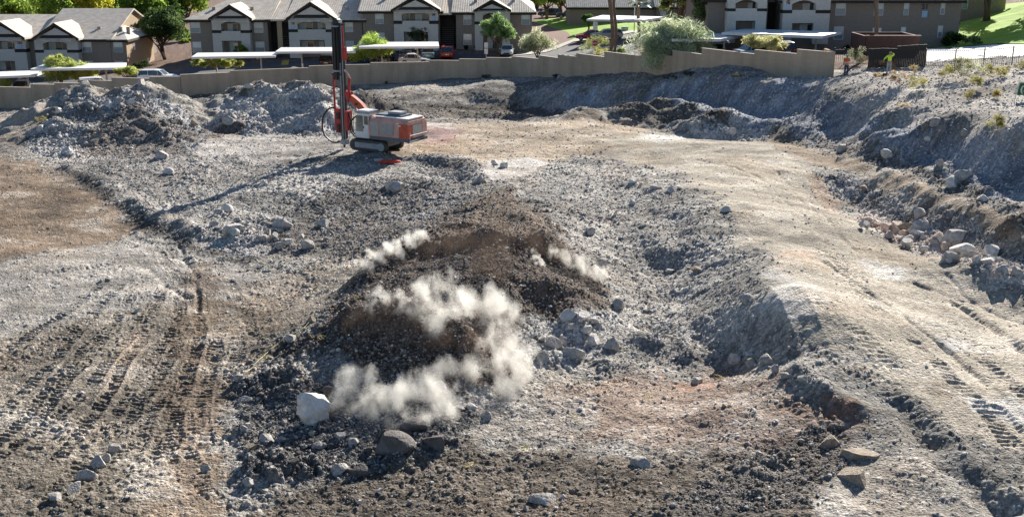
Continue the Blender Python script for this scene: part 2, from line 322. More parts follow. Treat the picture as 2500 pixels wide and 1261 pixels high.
for ly in LAY:
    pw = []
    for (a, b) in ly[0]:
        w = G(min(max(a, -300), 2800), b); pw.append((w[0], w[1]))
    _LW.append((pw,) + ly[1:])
LAWN = [([(1290,98),(1300,60),(1300,46),(1420,40),(1500,60),(1640,75),(1640,90),(1500,100),(1470,92),(1400,98),(1330,72),(1300,55)], 0)]
def paint(X, Y):
    X = np.asarray(X, float); Y = np.asarray(Y, float)
    C = np.empty(X.shape + (3,)); C[:] = GREY
    rub = np.full(X.shape, .45); den = np.full(X.shape, .45); big = np.full(X.shape, .25)
    nz = fbm(X, Y, 2.2, 300, 4); nz2 = fbm(X, Y, .5, 310, 3)
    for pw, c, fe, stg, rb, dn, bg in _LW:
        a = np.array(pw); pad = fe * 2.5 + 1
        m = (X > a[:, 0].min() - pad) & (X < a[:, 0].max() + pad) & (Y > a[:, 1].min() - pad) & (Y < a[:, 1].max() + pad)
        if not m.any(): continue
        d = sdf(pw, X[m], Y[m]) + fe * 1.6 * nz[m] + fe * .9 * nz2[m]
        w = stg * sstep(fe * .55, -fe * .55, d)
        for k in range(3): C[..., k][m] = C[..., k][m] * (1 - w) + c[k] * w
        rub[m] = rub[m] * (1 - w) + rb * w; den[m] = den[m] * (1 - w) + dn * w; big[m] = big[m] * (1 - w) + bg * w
    # patches of dust, damp soil
    p1 = fbm(X, Y, 5.0, 330, 4); p2 = fbm(X * .6 + Y * .25, Y, 1.3, 340, 4)
    k = np.clip(1 + .55 * p1 + .55 * p2, .35, 1.7)
    C *= k[..., None]
    w = sstep(.12, .5, p2)[..., None] * .45 * (C.mean(-1) > .2)[..., None]
    C = C * (1 - w) + np.array((.54, .50, .44)) * w
    w = sstep(.1, .45, fbm(X, Y, 3.1, 350, 4))[..., None] * .35
    C = C * (1 - w) + C * np.array((.85, .70, .56)) * w
    out = Y > wallY(X)
    out &= X < WALLW[-1, 0]
    far = sstep(0, .5, Y - wallY(X)) * (X < WALLW[-1, 0]) + ((X >= WALLW[-1, 0]) & (Y > 104)) * 1.0
    far = np.clip(far, 0, 1)
    lg = np.array((.20, .135, .105)) * (1 + .5 * nz2)[..., None]
    C = C * (1 - far[..., None]) + lg * far[..., None]
    rub *= 1 - far; den *= 1 - far
    return np.clip(C, .01, .9), rub, den, big

# tracked / tyre marks: (photo points, width m, cleat pitch m, depth m)
TRK = [([(-60,900),(60,830),(160,760),(250,690)],.55,.36,.07),([(0,1010),(110,900),(200,800),(290,700)],.55,.36,.07),([(40,1090),(150,960),(260,820),(320,720)],.5,.34,.07),
([(150,1120),(250,980),(350,830),(400,700)],.5,.34,.07),([(240,1000),(300,900),(350,810)],.45,.3,.05),([(330,1110),(390,960),(430,830),(440,690),(390,620)],.5,.34,.06),
([(420,1100),(450,960),(490,820),(470,700),(410,600)],.5,.32,.06),([(500,1100),(500,960),(530,830)],.5,.34,.06),([(-40,1110),(60,1030),(150,960)],.5,.34,.06),
([(-20,700),(120,670),(280,640)],.5,.35,.04),([(560,1240),(450,1180),(400,1080)],.5,.3,.05),([(640,1000),(560,930),(620,860)],.5,.3,.05),
([(100,1240),(200,1130),(330,1010),(400,900)],.55,.34,.06),([(620,830),(600,750),(560,690)],.5,.3,.05),([(700,800),(640,730),(620,690)],.4,.3,.04),
([(1500,430),(1500,520),(1490,600)],.8,.3,.05),([(1580,760),(1640,820),(1700,880)],.6,.32,.05),([(1530,640),(1560,720),(1600,780)],.6,.32,.05),
([(2010,610),(2090,680),(2140,760)],.8,.34,.05),([(2090,590),(2300,700),(2520,850)],.5,.4,.02),([(2230,830),(2330,930),(2450,1060),(2540,1160)],.6,.4,.08),([(2330,830),(2420,900),(2540,1000)],.6,.4,.05),
([(1700,900),(1900,980),(2100,1080)],.5,.34,.02),([(2010,880),(2160,940),(2300,1040)],.8,.34,.035),([(1950,700),(2080,790),(2190,900)],.8,.34,.03),([(1900,440),(2100,600),(2300,760),(2520,980)],.5,.4,.02),
([(1560,370),(1800,420),(2000,560)],.5,.4,.02),([(1600,345),(1850,385),(2040,520),(2250,660)],.5,.4,.02),([(1380,860),(1450,900),(1560,930)],.8,.3,.03),([(2430,1000),(2540,1090)],.6,.35,.06)]
for _q in [t_ for t_ in TRK if t_[0][-1][0] < 720 and t_[0][0][0] < 700]:
    TRK.append(([(a + 38 + 6 * i, b + 14) for i, (a, b) in enumerate(_q[0])], _q[1], _q[2] * 1.07, _q[3] * .7))
RUT = [([(2020,640),(2200,760),(2320,860),(2520,1040)],.16,-.10),([(2080,470),(2180,600),(2350,720),(2520,800)],.14,-.05),([(1900,420),(2000,520),(2100,620)],.14,-.06),([(2340,740),(2420,800),(2520,870)],.25,-.16),([(2230,690),(2320,730),(2400,740)],.2,-.12),
([(1700,390),(1850,430),(1960,520),(2060,640)],.14,-.05),([(350,640),(400,700),(460,730)],.2,-.08),([(440,600),(480,680),(480,760)],.15,-.08),([(1580,800),(1640,850),(1700,890)],.3,-.12),([(2300,840),(2380,930),(2520,1080)],.15,-.08)]
def line_d(pts, X, Y):
    q = [G(a, b)[:2] for a, b in pts]
    dd = np.full(X.shape, 1e9); tt = np.zeros(X.shape); sg = np.zeros(X.shape); acc = 0
    for a, b in zip(q[:-1], q[1:]):
        a = np.array(a); b = np.array(b); ab = b - a; L = np.hypot(*ab)
        t = np.clip(((X - a[0]) * ab[0] + (Y - a[1]) * ab[1]) / (L * L), 0, 1)
        e = np.hypot(X - a[0] - t * ab[0], Y - a[1] - t * ab[1]); m = e < dd
        tt = np.where(m, acc + t * L, tt); dd = np.where(m, e, dd)
        sg = np.where(m, (X - a[0]) * ab[1] - (Y - a[1]) * ab[0], sg); acc += L
    return dd, tt, np.sign(sg), q
def marks(X, Y):
    dz = np.zeros(X.shape)
    for k, (pts, w, pit, am) in enumerate(TRK):
        q = np.array([G(a, b)[:2] for a, b in pts])
        m = (X > q[:, 0].min() - 1) & (X < q[:, 0].max() + 1) & (Y > q[:, 1].min() - 1) & (Y < q[:, 1].max() + 1)
        x = X[m]; y = Y[m]
        x = x + .25 * fbm(x, y, 1.6, 500 + k, 2); 
        d, t, s, _ = line_d(pts, x, y)
        body = sstep(w * .62, w * .5, d)
        ph = 2 * np.pi * (t / (pit * .82) + 1.1 * fbm(x, y, 1.0, 520 + k, 3) + .25 * s * d / w)
        c = np.clip(np.cos(ph) * 1.3, -1, .9)
        ok = .3 + .7 * sstep(-.25, .2, fbm(x, y, 1.1, 540 + k, 4))
        lip = np.exp(-((d - w * .68) / .07) ** 2)
        dz[m] += .8 * am * (body * (c - .4) * ok + .6 * lip * ok)
    for k, (pts, w, am) in enumerate(RUT):
        q = np.array([G(a, b)[:2] for a, b in pts])
        m = (X > q[:, 0].min() - 1) & (X < q[:, 0].max() + 1) & (Y > q[:, 1].min() - 1) & (Y < q[:, 1].max() + 1)
        x = X[m] + .3 * fbm(X[m], Y[m], 2.0, 560 + k, 2); d, t, s, _ = line_d(pts, x, Y[m])
        dz[m] += am * np.exp(-(d / w) ** 2) * (.4 + sstep(-.3, .2, fbm(x, Y[m], 1.5, 580 + k, 2)))
    return dz
def detail(X, Y, rub):
    """small relief added to the macro surface; returns height and a per-stone tone"""
    fw = sstep(WALLW[-1, 0], WALLW[-1, 0] + 3, X)
    site = np.clip(sstep(.6, 0, Y - wallY(X)) + fw * sstep(125, 104, Y), 0, 1)
    z = (.07 + .08 * rub) * fbm(X, Y, 1.3, 400, 3) + (.018 + .05 * rub) * fbm(X, Y, .4, 410, 3)
    tone = np.zeros(X.shape)
    clu = sstep(-.12, .3, fbm(X, Y, 2.6, 460, 3))
    for sc, s, a in ((.50, 420, .12), (.26, 430, .055), (.14, 440, .04)):
        d, cid = worley(X, Y, sc, s)
        on = sstep(.45, .8, rub + .7 * (cid - .5)) if sc > .4 else sstep(.25, .75, rub + 1.0 * (cid - .55))
        dome = np.sqrt(np.clip(1 - (d / .62) ** 2, 0, 1))
        h = a * dome * on * (.4 + cid)
        if sc > .4: h *= sstep(.45, .8, rub) * clu
        else: h *= .5 + .5 * clu
        h = h * (1 + .8 * sstep(.8, 1, rub)); z = z + h; tone = np.where(h > .25 * a, (cid * 7.13) % 1.0 * .8 + .1, tone)
    z += rub * .12 * fbm(X, Y, .5, 450, 3)
    return z * site, tone, site
# ---------------- the ground sheet ----------------
rows = [-60, -30, -10, 5, 15, 22, 26]
y = 29.0
while y < 142: rows.append(y); y *= 1.0017
while y < 260: rows.append(y); y *= 1.012
while y < 4200: rows.append(y); y *= 1.15
rows = np.array(rows)
u = np.linspace(-.52, .52, 1130)
ex = np.array([.54, .57, .62, .7, .8, 1.0, 1.4, 2.2, 4, 8]); u = np.r_[-ex[::-1], u, ex]
UU, YY = np.meshgrid(u, rows); XX = UU * np.maximum(YY, 26)
ZZ = H(XX, YY)
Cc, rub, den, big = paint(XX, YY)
dz, tone, site = detail(XX, YY, rub)
mk = marks(XX, YY)
ZZ = ZZ + dz + mk * site
tv = np.where(tone > 0, .66 + .95 * tone, .50)
wgt = np.clip(.25 + .75 * rub, 0, 1) * site
ston = np.array((.50, .475, .44))
sw = (np.where(tone > 0, .55, 0) * np.clip(rub * 1.2, 0, 1) * site)[..., None]
_l = np.clip(Cc.mean(-1, keepdims=True) / .26, .25, 1)
Cc = Cc * (1 - sw) + (Cc * .55 + ston * .45 * _l) * sw
Cc = Cc * (1 + (tv - 1) * wgt)[..., None]
nr, nc = XX.shape
idx = np.arange(nr * nc).reshape(nr, nc)
fc = np.stack([idx[:-1, :-1], idx[:-1, 1:], idx[1:, 1:], idx[1:, :-1]], -1).reshape(-1, 4)
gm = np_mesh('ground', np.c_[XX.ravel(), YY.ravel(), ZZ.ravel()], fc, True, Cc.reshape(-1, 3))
m, n, l, b = newmat('broken_ground')
at = n.new('ShaderNodeVertexColor'); at.layer_name = 'Col'
tc = n.new('ShaderNodeTexCoord')
vo = n.new('ShaderNodeTexVoronoi'); vo.inputs['Scale'].default_value = 9; l.new(tc.outputs['Object'], vo.inputs['Vector'])
nz = n.new('ShaderNodeTexNoise'); nz.inputs['Scale'].default_value = 22; nz.inputs['Detail'].default_value = 5; l.new(tc.outputs['Object'], nz.inputs['Vector'])
sp = n.new('ShaderNodeSeparateColor'); l.new(vo.outputs['Color'], sp.inputs[0])
mr = n.new('ShaderNodeMapRange'); mr.inputs[3].default_value = .72; mr.inputs[4].default_value = 1.35; l.new(sp.outputs[0], mr.inputs[0])
mr2 = n.new('ShaderNodeMapRange'); mr2.inputs[1].default_value = .3; mr2.inputs[2].default_value = .7; mr2.inputs[3].default_value = .75; mr2.inputs[4].default_value = 1.25; l.new(nz.outputs[0], mr2.inputs[0])
mm = n.new('ShaderNodeMath'); mm.operation = 'MULTIPLY'; l.new(mr.outputs[0], mm.inputs[0]); l.new(mr2.outputs[0], mm.inputs[1])
sc = n.new('ShaderNodeVectorMath'); sc.operation = 'SCALE'; l.new(at.outputs[0], sc.inputs[0]); l.new(mm.outputs[0], sc.inputs['Scale'])
l.new(sc.outputs[0], b.inputs['Base Color']); b.inputs['Roughness'].default_value = .95; b.inputs['Specular IOR Level'].default_value = .2
bp = n.new('ShaderNodeBump'); bp.inputs['Strength'].default_value = .9; bp.inputs['Distance'].default_value = .06
ad = n.new('ShaderNodeMath'); ad.operation = 'SUBTRACT'; l.new(nz.outputs[0], ad.inputs[0]); l.new(vo.outputs['Distance'], ad.inputs[1])
l.new(ad.outputs[0], bp.inputs['Height']); l.new(bp.outputs[0], b.inputs['Normal'])
GROUND = tag(link('ground', gm, None, [m]), kind='structure')
def surf(x, y):
    x = np.atleast_1d(np.asarray(x, float)); y = np.atleast_1d(np.asarray(y, float))
    c, r, dn, bg = paint(x, y); d, t, s = detail(x, y, r)
    return H(x, y) + d, c, r, dn, bg

# ---------------- stones ----------------
def ico(sub):
    bm = bmesh.new(); bmesh.ops.create_icosphere(bm, subdivisions=sub, radius=1)
    v = np.array([x.co[:] for x in bm.verts]); f = np.array([[x.index for x in p.verts] for p in bm.faces]); bm.free(); return v, f
def rockshape(sub, r, cuts=9):
    v, f = ico(sub); v = v * np.array([1, r.uniform(.62, .95), r.uniform(.5, .8)])
    for k in range(cuts):
        nrm = r.normal(size=3); nrm /= np.linalg.norm(nrm); off = r.uniform(.32, .66) * (abs(nrm) * np.array([1, .8, .65])).sum() * .8
        dd = v @ nrm; v = v - np.maximum(dd - off, 0)[:, None] * nrm[None]
    return v + r.normal(size=v.shape) * (.04 if sub < 2 else (.02 if sub < 3 else .003)), f
def rotm(n, r):
    a = r.uniform(0, 2 * np.pi, n); b = r.normal(0, .35, n); c = r.normal(0, .35, n)
    ca, sa, cb, sb, cc, sc_ = np.cos(a), np.sin(a), np.cos(b), np.sin(b), np.cos(c), np.sin(c)
    Z = np.zeros(n); O = np.ones(n)
    Rz = np.stack([ca, -sa, Z, sa, ca, Z, Z, Z, O], -1).reshape(n, 3, 3)
    Rx = np.stack([O, Z, Z, Z, cb, -sb, Z, sb, cb], -1).reshape(n, 3, 3)
    Ry = np.stack([cc, Z, sc_, Z, O, Z, -sc_, Z, cc], -1).reshape(n, 3, 3)
    return Rz @ Rx @ Ry
def scatter(pos, size, colr, variants, r):
    """many small stones as one mesh"""
    V, FF, CC = [], [], []; base = 0
    pick = r.integers(0, len(variants), len(pos)); RM = rotm(len(pos), r)
    for k, (v, f) in enumerate(variants):
        i = np.nonzero(pick == k)[0]
        if not len(i): continue
        w = np.einsum('nij,vj->nvi', RM[i], v) * size[i][:, None, None] + pos[i][:, None, :]
        V.append(w.reshape(-1, 3)); nv = len(v)
        FF.append((f[None] + (np.arange(len(i)) * nv)[:, None, None] + base).reshape(-1, 3)); base += len(i) * nv
        CC.append(np.repeat(colr[i], nv, 0))
    return np.concatenate(V), np.concatenate(FF), np.concatenate(CC)
m, n, l, b = newmat('stone')
at = n.new('ShaderNodeVertexColor'); at.layer_name = 'Col'
nz = n.new('ShaderNodeTexNoise'); nz.inputs['Scale'].default_value = 7; nz.inputs['Detail'].default_value = 5
tc = n.new('ShaderNodeTexCoord'); l.new(tc.outputs['Object'], nz.inputs['Vector'])
mr = n.new('ShaderNodeMapRange'); mr.inputs[1].default_value = .3; mr.inputs[2].default_value = .7; mr.inputs[3].default_value = .75; mr.inputs[4].default_value = 1.2; l.new(nz.outputs[0], mr.inputs[0])
sc = n.new('ShaderNodeVectorMath'); sc.operation = 'SCALE'; l.new(at.outputs[0], sc.inputs[0]); l.new(mr.outputs[0], sc.inputs['Scale'])
l.new(sc.outputs[0], b.inputs['Base Color']); b.inputs['Roughness'].default_value = .9; b.inputs['Specular IOR Level'].default_value = .25
STONE = m
NC = 650000
yy = np.exp(rng.uniform(np.log(30), np.log(140), NC)); xx = rng.uniform(-.5, .5, NC) * yy
sz_, cc_, rr_, dd_, bb_ = surf(xx, yy)
on_site = (yy < wallY(xx) - .2) | ((xx > WALLW[-1, 0]) & (yy < 103))
# size: power law from about one pixel up to the local maximum
smin = .035 * yy / 45
uu = rng.uniform(0, 1, NC); size = smin * (1 - uu) ** (-1 / 2.9)
keep = on_site & (rng.uniform(0, 1, NC) < .002 + .52 * dd_ ** 2.6) & (size < bb_ * .5 + .02) & ((size < .11) | (rng.uniform(0, 1, NC) < sstep(-.1, .3, fbm(xx, yy, 2.6, 460, 3))))
xx, yy, sz_, cc_, size, rr_, bb_ = [a[keep] for a in (xx, yy, sz_, cc_, size, rr_, bb_)]
t = rng.uniform(0, 1, len(xx)); base = np.array((.66, .635, .60))[None] * (.5 + .7 * t)[:, None]
warm = rng.uniform(0, 1, len(xx))[:, None] < .15; base = np.where(warm, base * np.array((1.05, .88, .7)), base)
lum = cc_.mean(1); mix = np.clip(rng.uniform(.05, .5, len(xx)) + .45 * (lum < .17) * (rng.uniform(0, 1, len(xx)) < .8), 0, 1)[:, None]
scol = base * (1 - mix) + cc_ * 1.15 * mix
pos = np.c_[xx, yy, sz_ + size * .10]
# ---------------- boulders: the three hundred largest are things of their own ----------------
small = size < .15
# hand placed: px, py of the stone's foot, width in photo px, tone (w white, g grey, d dark, t tan), label
BL = [
(765,1045,84,'w','big chalk white boulder standing in the dark rubble left of the dust cloud'),
(1058,1100,66,'d','dark grey angular boulder lying at the lower right tip of the dark rubble'),
(958,1118,84,'d','widest dark boulder in front of the dust cloud'),
(1020,1060,60,'d','dark boulder half veiled by the lower edge of the dust'),
(940,1072,44,'d','dark rounded boulder between the widest dark boulder and the dust'),
(908,1005,44,'d','dark upright boulder poking out of the middle of the white dust'),
(1032,955,50,'g','mottled grey boulder tossed up at the top of the lower dust cloud'),
(1075,958,34,'w','white slab edge showing through the dust beside the mottled boulder'),
(723,948,36,'g','pale grey boulder on the slope just above the chalk white boulder'),
(805,962,34,'d','dark boulder between the pale grey boulder and the dust'),
(830,965,28,'w','small white block at the left edge of the lower dust cloud'),
(612,1190,34,'g','bluish grey boulder at the lower left foot of the dark rubble'),
(610,1150,34,'g','grey boulder resting above the bluish grey one at the rubble foot'),
(830,1160,40,'g','pale angular block below the white boulder at the rubble toe'),
(872,1165,46,'d','brown grey block at the very bottom of the dark rubble'),
(652,1080,34,'g','light grey stone left of the chalk white boulder'),
(600,985,30,'g','grey stone at the left rim of the dark rubble'),
(680,1120,36,'g','grey block in the lower middle of the dark rubble'),
(1350,852,44,'g','large pale cube shaped block in the group of broken white rocks'),
(1325,880,30,'g','tall narrow slab at the left end of the broken white rocks'),
(1400,876,46,'g','flat pale slab at the lower right of the broken white rocks'),
(1372,840,26,'g','pale block squeezed between the cube and the upright slab'),
(1448,838,34,'w','white lozenge shaped rock right of the broken white rocks'),
(1492,855,40,'g','cube shaped grey boulder standing alone with a blue shadow'),
(1425,785,34,'w','white angular block at the top right of the broken white rocks'),
(1395,805,26,'w','small square white block above the broken rock group'),
(1385,778,32,'w','flat white slab at the top left of the broken rock group'),
(1430,815,30,'w','white rock in the middle of the broken rock group'),
(1460,800,24,'g','grey chip at the right side of the broken rock group'),
(1470,652,32,'g','square grey boulder at the right foot of the dark blast mound'),
(1440,575,32,'g','pale wedge of rock in the gravel above the square boulder'),
(1510,750,30,'g','grey boulder in the gully between the mound and the pale ramp'),
(1235,610,14,'g','dark grey rock flung on the crest of the blast mound'),
(575,580,48,'g','large angular grey boulder at the foot of the slope below the rig'),
(555,520,34,'w','pale block high on the slope left of the mast shadow'),
(535,528,24,'g','grey rock beside the pale block at the mast shadow'),
(690,562,40,'g','grey faceted boulder in the middle of the broken rock field'),
(755,610,34,'g','grey boulder at the right end of the broken rock field'),
(640,590,28,'g','grey block low in the broken rock field'),
(700,600,30,'g','squat grey block at the bottom of the broken rock field'),
(790,555,28,'g','grey rock at the right rim of the broken rock field'),
(412,428,26,'w','white rock on the flat below the left rubble heap'),
(395,388,34,'g','large whitish boulder at the right foot of the left rubble heap'),
(470,432,24,'g','white rock nearest the start of the mast shadow'),
(390,375,18,'w','small white rock on top of the whitish boulder'),
(968,470,40,'g','pair of pale boulders fused on the dark slope below the rig'),
(950,462,26,'g','left pale boulder on the dark slope below the rig'),
(240,1140,40,'g','long pale boulder in the row of rocks at the lower left'),
(215,1170,40,'g','pale boulder in the middle of the lower left rock row'),
(183,1205,40,'g','round grey boulder at the lower end of the lower left rock row'),
(280,1100,24,'g','small grey rock at the upper end of the lower left rock row'),
(252,1128,34,'g','pale boulder near the top of the lower left rock row'),
(135,1225,36,'g','brownish boulder below the lower left rock row'),
(505,1150,26,'g','grey rock alone in the tracks near the bottom edge'),
(712,838,30,'g','grey rock casting a shadow beside the yellow cord'),
(760,790,26,'t','tan rock at the upper end of the yellow cord'),
(500,840,20,'g','grey rock with a dark shadow in the tracked dirt'),
(335,765,22,'w','flat white stone in the pale tracked dirt'),
(2080,1175,80,'t','large tan slab of bedrock split from its neighbour at the lower right'),
(2100,1120,84,'t','tan bedrock slab leaning above the split one at the lower right'),
(2020,1090,70,'t','flat tan bedrock slab left of the split slabs'),
(1560,1145,40,'g','brown grey boulder sitting alone on the brown ground'),
(1700,938,26,'g','small dark boulder at the edge of the reddish ground'),
(1785,330,26,'w','big white block at the near end of the pale boulder tail'),
(2250,570,60,'g','broad pale boulder at the upper end of the white boulder pile'),
(2245,535,38,'g','tall grey slab behind the broad pale boulder'),
(2335,600,70,'g','largest pink grey boulder of the white boulder pile'),
(2420,628,50,'w','bright white block at the right end of the white boulder pile'),
(2350,625,46,'w','white block with a pink face below the largest pink boulder'),
(2315,645,60,'g','long grey slab along the lower edge of the white boulder pile'),
(2370,632,36,'g','grey boulder between the long slab and the bright block'),
(2280,600,34,'g','rounded pale boulder in the middle of the white boulder pile'),
(2200,590,28,'g','pale boulder at the lower left of the white boulder pile'),
(2205,565,40,'t','flesh coloured boulder at the left of the white boulder pile'),
(2440,676,50,'g','grey slab lying beyond the right end of the white boulder pile'),
(2480,672,30,'g','grey rock at the right frame edge below the haul road'),
(2110,470,26,'t','tan boulder half way down the dark ditch slope'),
(2060,370,24,'g','grey rock on the dark berm nearest the boulder tail'),
(2163,390,30,'w','largest white block on the dark berm above the haul road'),
(2295,408,30,'g','pale rock on the dark berm right of the white block'),
(2350,440,36,'g','brown grey rounded boulder on the dark berm'),
(2328,455,32,'w','pale flat rock below the rounded boulder on the berm'),
(2275,445,20,'g','small pale rock on the dark berm'),
(2400,495,28,'w','white rock at the far right of the dark berm'),
(2258,318,28,'t','tan boulder in the upper blue shaded bank'),
(2282,308,26,'g','grey boulder touching the tan one in the shaded bank'),
(2355,330,24,'g','bluish rock high in the right part of the shaded bank'),
(2265,345,18,'w','small white rock low in the shaded bank'),
(1545,450,24,'w','round white boulder in the shaded hollow of the middle slope'),
(1600,465,24,'g','grey oval boulder in the shaded hollow of the middle slope'),
(1640,470,18,'w','small white boulder right of the shaded hollow'),
(1545,500,18,'w','pale stone below the round white boulder'),
(1775,520,22,'w','white stone on the shoulder of the pale ramp'),
(1635,665,20,'w','whitish stone in the shaded trough'),
(1705,665,26,'t','tan block in the shaded trough'),
(1820,735,30,'g','grey rock at the foot of the pale ramp edge'),
(1800,885,36,'g','large bluish grey boulder in the shaded gully foot'),
(1835,893,30,'g','grey boulder beside the bluish one in the gully foot'),
(1868,890,36,'g','brownish boulder at the right of the gully foot'),
(1830,870,18,'w','pale upright stone between the gully boulders'),
(1915,925,28,'g','blue grey stone at the corner of the reddish ground'),
(1960,935,28,'g','pale stone in the row along the ramp foot'),
(320,255,20,'w','white block on the face of the left rubble heap'),
(265,265,22,'w','pale block beside the white one on the left heap'),
(345,208,24,'g','grey boulder perched on the summit of the left heap'),
(210,215,26,'g','pale boulder on the left shoulder of the left heap'),
(100,320,22,'w','white block at the left foot of the left heap'),
(150,280,22,'w','whitish block on the left flank of the left heap'),
(607,218,18,'w','white block near the top of the right rubble heap'),
(560,302,30,'g','large grey boulder low on the right rubble heap'),
(705,200,24,'g','grey rock on the crest of the right rubble heap'),
(610,275,16,'w','white stone in the middle of the right rubble heap'),
(1365,192,12,'g','small pale boulder in the wall shadow'),
(1210,405,26,'w','white rock beside the pale dust patch on the bench'),
(1170,450,34,'g','grey boulder at the top of the dark slope'),
(1230,410,20,'w','white rock at the edge of the dust patch'),
(1150,1000,28,'w','white chip of rock right of the lower dust cloud'),
(1185,1025,28,'g','pale rock in the gravel right of the dust'),
(1120,1005,24,'g','grey rock at the right end of the dust'),
(1235,1225,60,'t','half buried brown slab at the bottom edge'),
(1325,1235,80,'g','broad half buried grey slab at the bottom edge'),
]
TONE = {'p': (.74, .60, .52), 'w': (.84, .82, .78), 'g': (.55, .53, .50), 'd': (.17, .16, .155), 't': (.36, .31, .25)}
r2 = np.random.default_rng(21)
def stone_mat(name, c):
    m_, n_, l_, b_ = newmat(name)
    tc_ = n_.new('ShaderNodeTexCoord'); a_ = n_.new('ShaderNodeTexNoise'); a_.inputs['Scale'].default_value = 2.6; a_.inputs['Detail'].default_value = 8; a_.inputs['Roughness'].default_value = .65
    l_.new(tc_.outputs['Object'], a_.inputs['Vector'])
    rp = n_.new('ShaderNodeValToRGB'); rp.color_ramp.elements[0].position = .35; rp.color_ramp.elements[1].position = .65
    rp.color_ramp.elements[0].color = (c[0] * .68, c[1] * .62, c[2] * .56, 1); rp.color_ramp.elements[1].color = (min(c[0] * 1.15, .85), min(c[1] * 1.15, .84), min(c[2] * 1.15, .82), 1)
    l_.new(a_.outputs[0], rp.inputs[0]); l_.new(rp.outputs[0], b_.inputs['Base Color']); b_.inputs['Roughness'].default_value = .9; b_.inputs['Specular IOR Level'].default_value = .2
    b2 = n_.new('ShaderNodeTexNoise'); b2.inputs['Scale'].default_value = 9; b2.inputs['Detail'].default_value = 6; l_.new(tc_.outputs['Object'], b2.inputs['Vector'])
    bp_ = n_.new('ShaderNodeBump'); bp_.inputs['Strength'].default_value = .9; bp_.inputs['Distance'].default_value = .10; l_.new(b2.outputs[0], bp_.inputs['Height']); l_.new(bp_.outputs[0], b_.inputs['Normal'])
    return m_
SM = {k: stone_mat('rock_' + {'p': 'pinkish', 'w': 'white', 'g': 'grey', 'd': 'dark', 't': 'tan'}[k], c) for k, c in TONE.items()}
RV = {}
for k in SM:
    RV[k] = []
    for q in range(7):
        v, f = rockshape(4, r2, int(r2.integers(6, 11))); v = v + .010 * np.stack([fbm(v[:, 0] * 2 + q, v[:, 1] * 2 + v[:, 2] * 1.7 + i * 7, 1.1, 700 + i, 3) for i in range(3)], -1)
        me = np_mesh('boulder', v, f, False); me.materials.append(SM[k]); RV[k].append(me)
nb = 0
def put_boulder(x, y, z, s, tone, label, group=None, sink=.25, rot=None):
    global nb
    o = bpy.data.objects.new('boulder', RV[tone][r2.integers(0, 7)]); COL.objects.link(o)
    o.scale = (s, s * r2.uniform(.85, 1.1), s * r2.uniform(.85, 1.15)); o.rotation_euler = rot or (r2.normal(0, .25), r2.normal(0, .25), r2.uniform(0, 6.28))
    o.location = (x, y, z + s * (.55 - sink)); tag(o, label, 'boulder', group); nb += 1; return o
used = []
for px, py, w, tn, lab in BL:
    x, y, z = G(px, py - w * .12); s = w / pxscale(y, z) * .72
    if lab.startswith('big chalk'):
        # irregular upright slab with broken facets
        k_ = pxscale(y, z); ol = [(735, 967), (752, 958), (790, 972), (812, 990), (806, 1022), (778, 1052), (746, 1044), (727, 1012)]
        pt_ = [((a - 768) / k_, dy_ * 1.0, (1045 - b_) / k_) for a, b_ in ol for dy_ in (0,)] + [((a - 768) / k_ * .7 + .1, .75, (1040 - b_) / k_ * .85) for a, b_ in ol[::2]] + [(-.12, -.42, .5), (.2, -.3, .62), (.08, -.38, .18)]
        bm = bmesh.new(); vv = [bm.verts.new(q) for q in pt_]; bmesh.ops.convex_hull(bm, input=vv); bmesh.ops.delete(bm, geom=[v_ for v_ in bm.verts if not v_.link_faces], context='VERTS')
        bmesh.ops.triangulate(bm, faces=bm.faces); bmesh.ops.subdivide_edges(bm, edges=bm.edges[:], cuts=5, use_grid_fill=True)
        for v_ in bm.verts: v_.co += Vector([float(fbm(np.array(v_.co.x * 2 + i), np.array(v_.co.y * 2 + v_.co.z * 3 + i * 5), .5, 800 + i, 3)) * .09 for i in range(3)])
        me = bpy.data.meshes.new('boulder'); bm.to_mesh(me); bm.free(); o = link('boulder', me, None, [SM['w']]); o.location = (x, y, z - .08); tag(o, lab, 'boulder'); nb += 1
        used.append((x, y)); continue
    slab_ = 'bedrock' in lab or 'half buried' in lab
    o = put_boulder(x, y, z, s * (1.0 if slab_ else (.85 if 'white boulder pile' in lab else 1)), tn, lab, sink=.75 if slab_ else .34, rot=(r2.normal(0, .1) + .25, r2.normal(0, .15), r2.uniform(0, 6)) if slab_ else None); used.append((x, y))
def cluster(poly, n, w0, w1, tones, lab, group, seed, sink=.22):
    r = np.random.default_rng(seed); a = np.array(poly, float); k = 0
    while k < n:
        i = r.integers(0, len(a) - 1); t = r.uniform(); c = a[i] + (a[i + 1] - a[i]) * t; px = c[0] + r.normal(0, c[2] * .5); py = c[1] + r.normal(0, c[3] * .5)
        w = w0 + (w1 - w0) * r.uniform() ** 2; x, y, z = G(px, py); s = w / pxscale(y, z) * .62
        tn = tones[r.integers(0, len(tones))]
        put_boulder(x, y, z + s * r.uniform(-.1, .25), s, tn, {'d': 'dark ', 'w': 'pale ', 't': 'tan ', 'p': 'pinkish ', 'g': 'mid grey '}[tn] + lab, group, sink=sink); k += 1
cluster([(2100, 545, 30, 14), (2230, 592, 50, 24), (2360, 638, 60, 24), (2450, 676, 30, 14)], 42, 16, 38, 'wwwpp', 'broken rock in the long pile at the foot of the ditch slope', 'rocks of the long pale pile', 1, sink=.02)
cluster([(1310, 850, 20, 20), (1400, 810, 50, 30), (1460, 780, 20, 14)], 14, 10, 22, 'wwg', 'chip in the broken white rock group right of the dust', 'chips of the white rock group', 2)
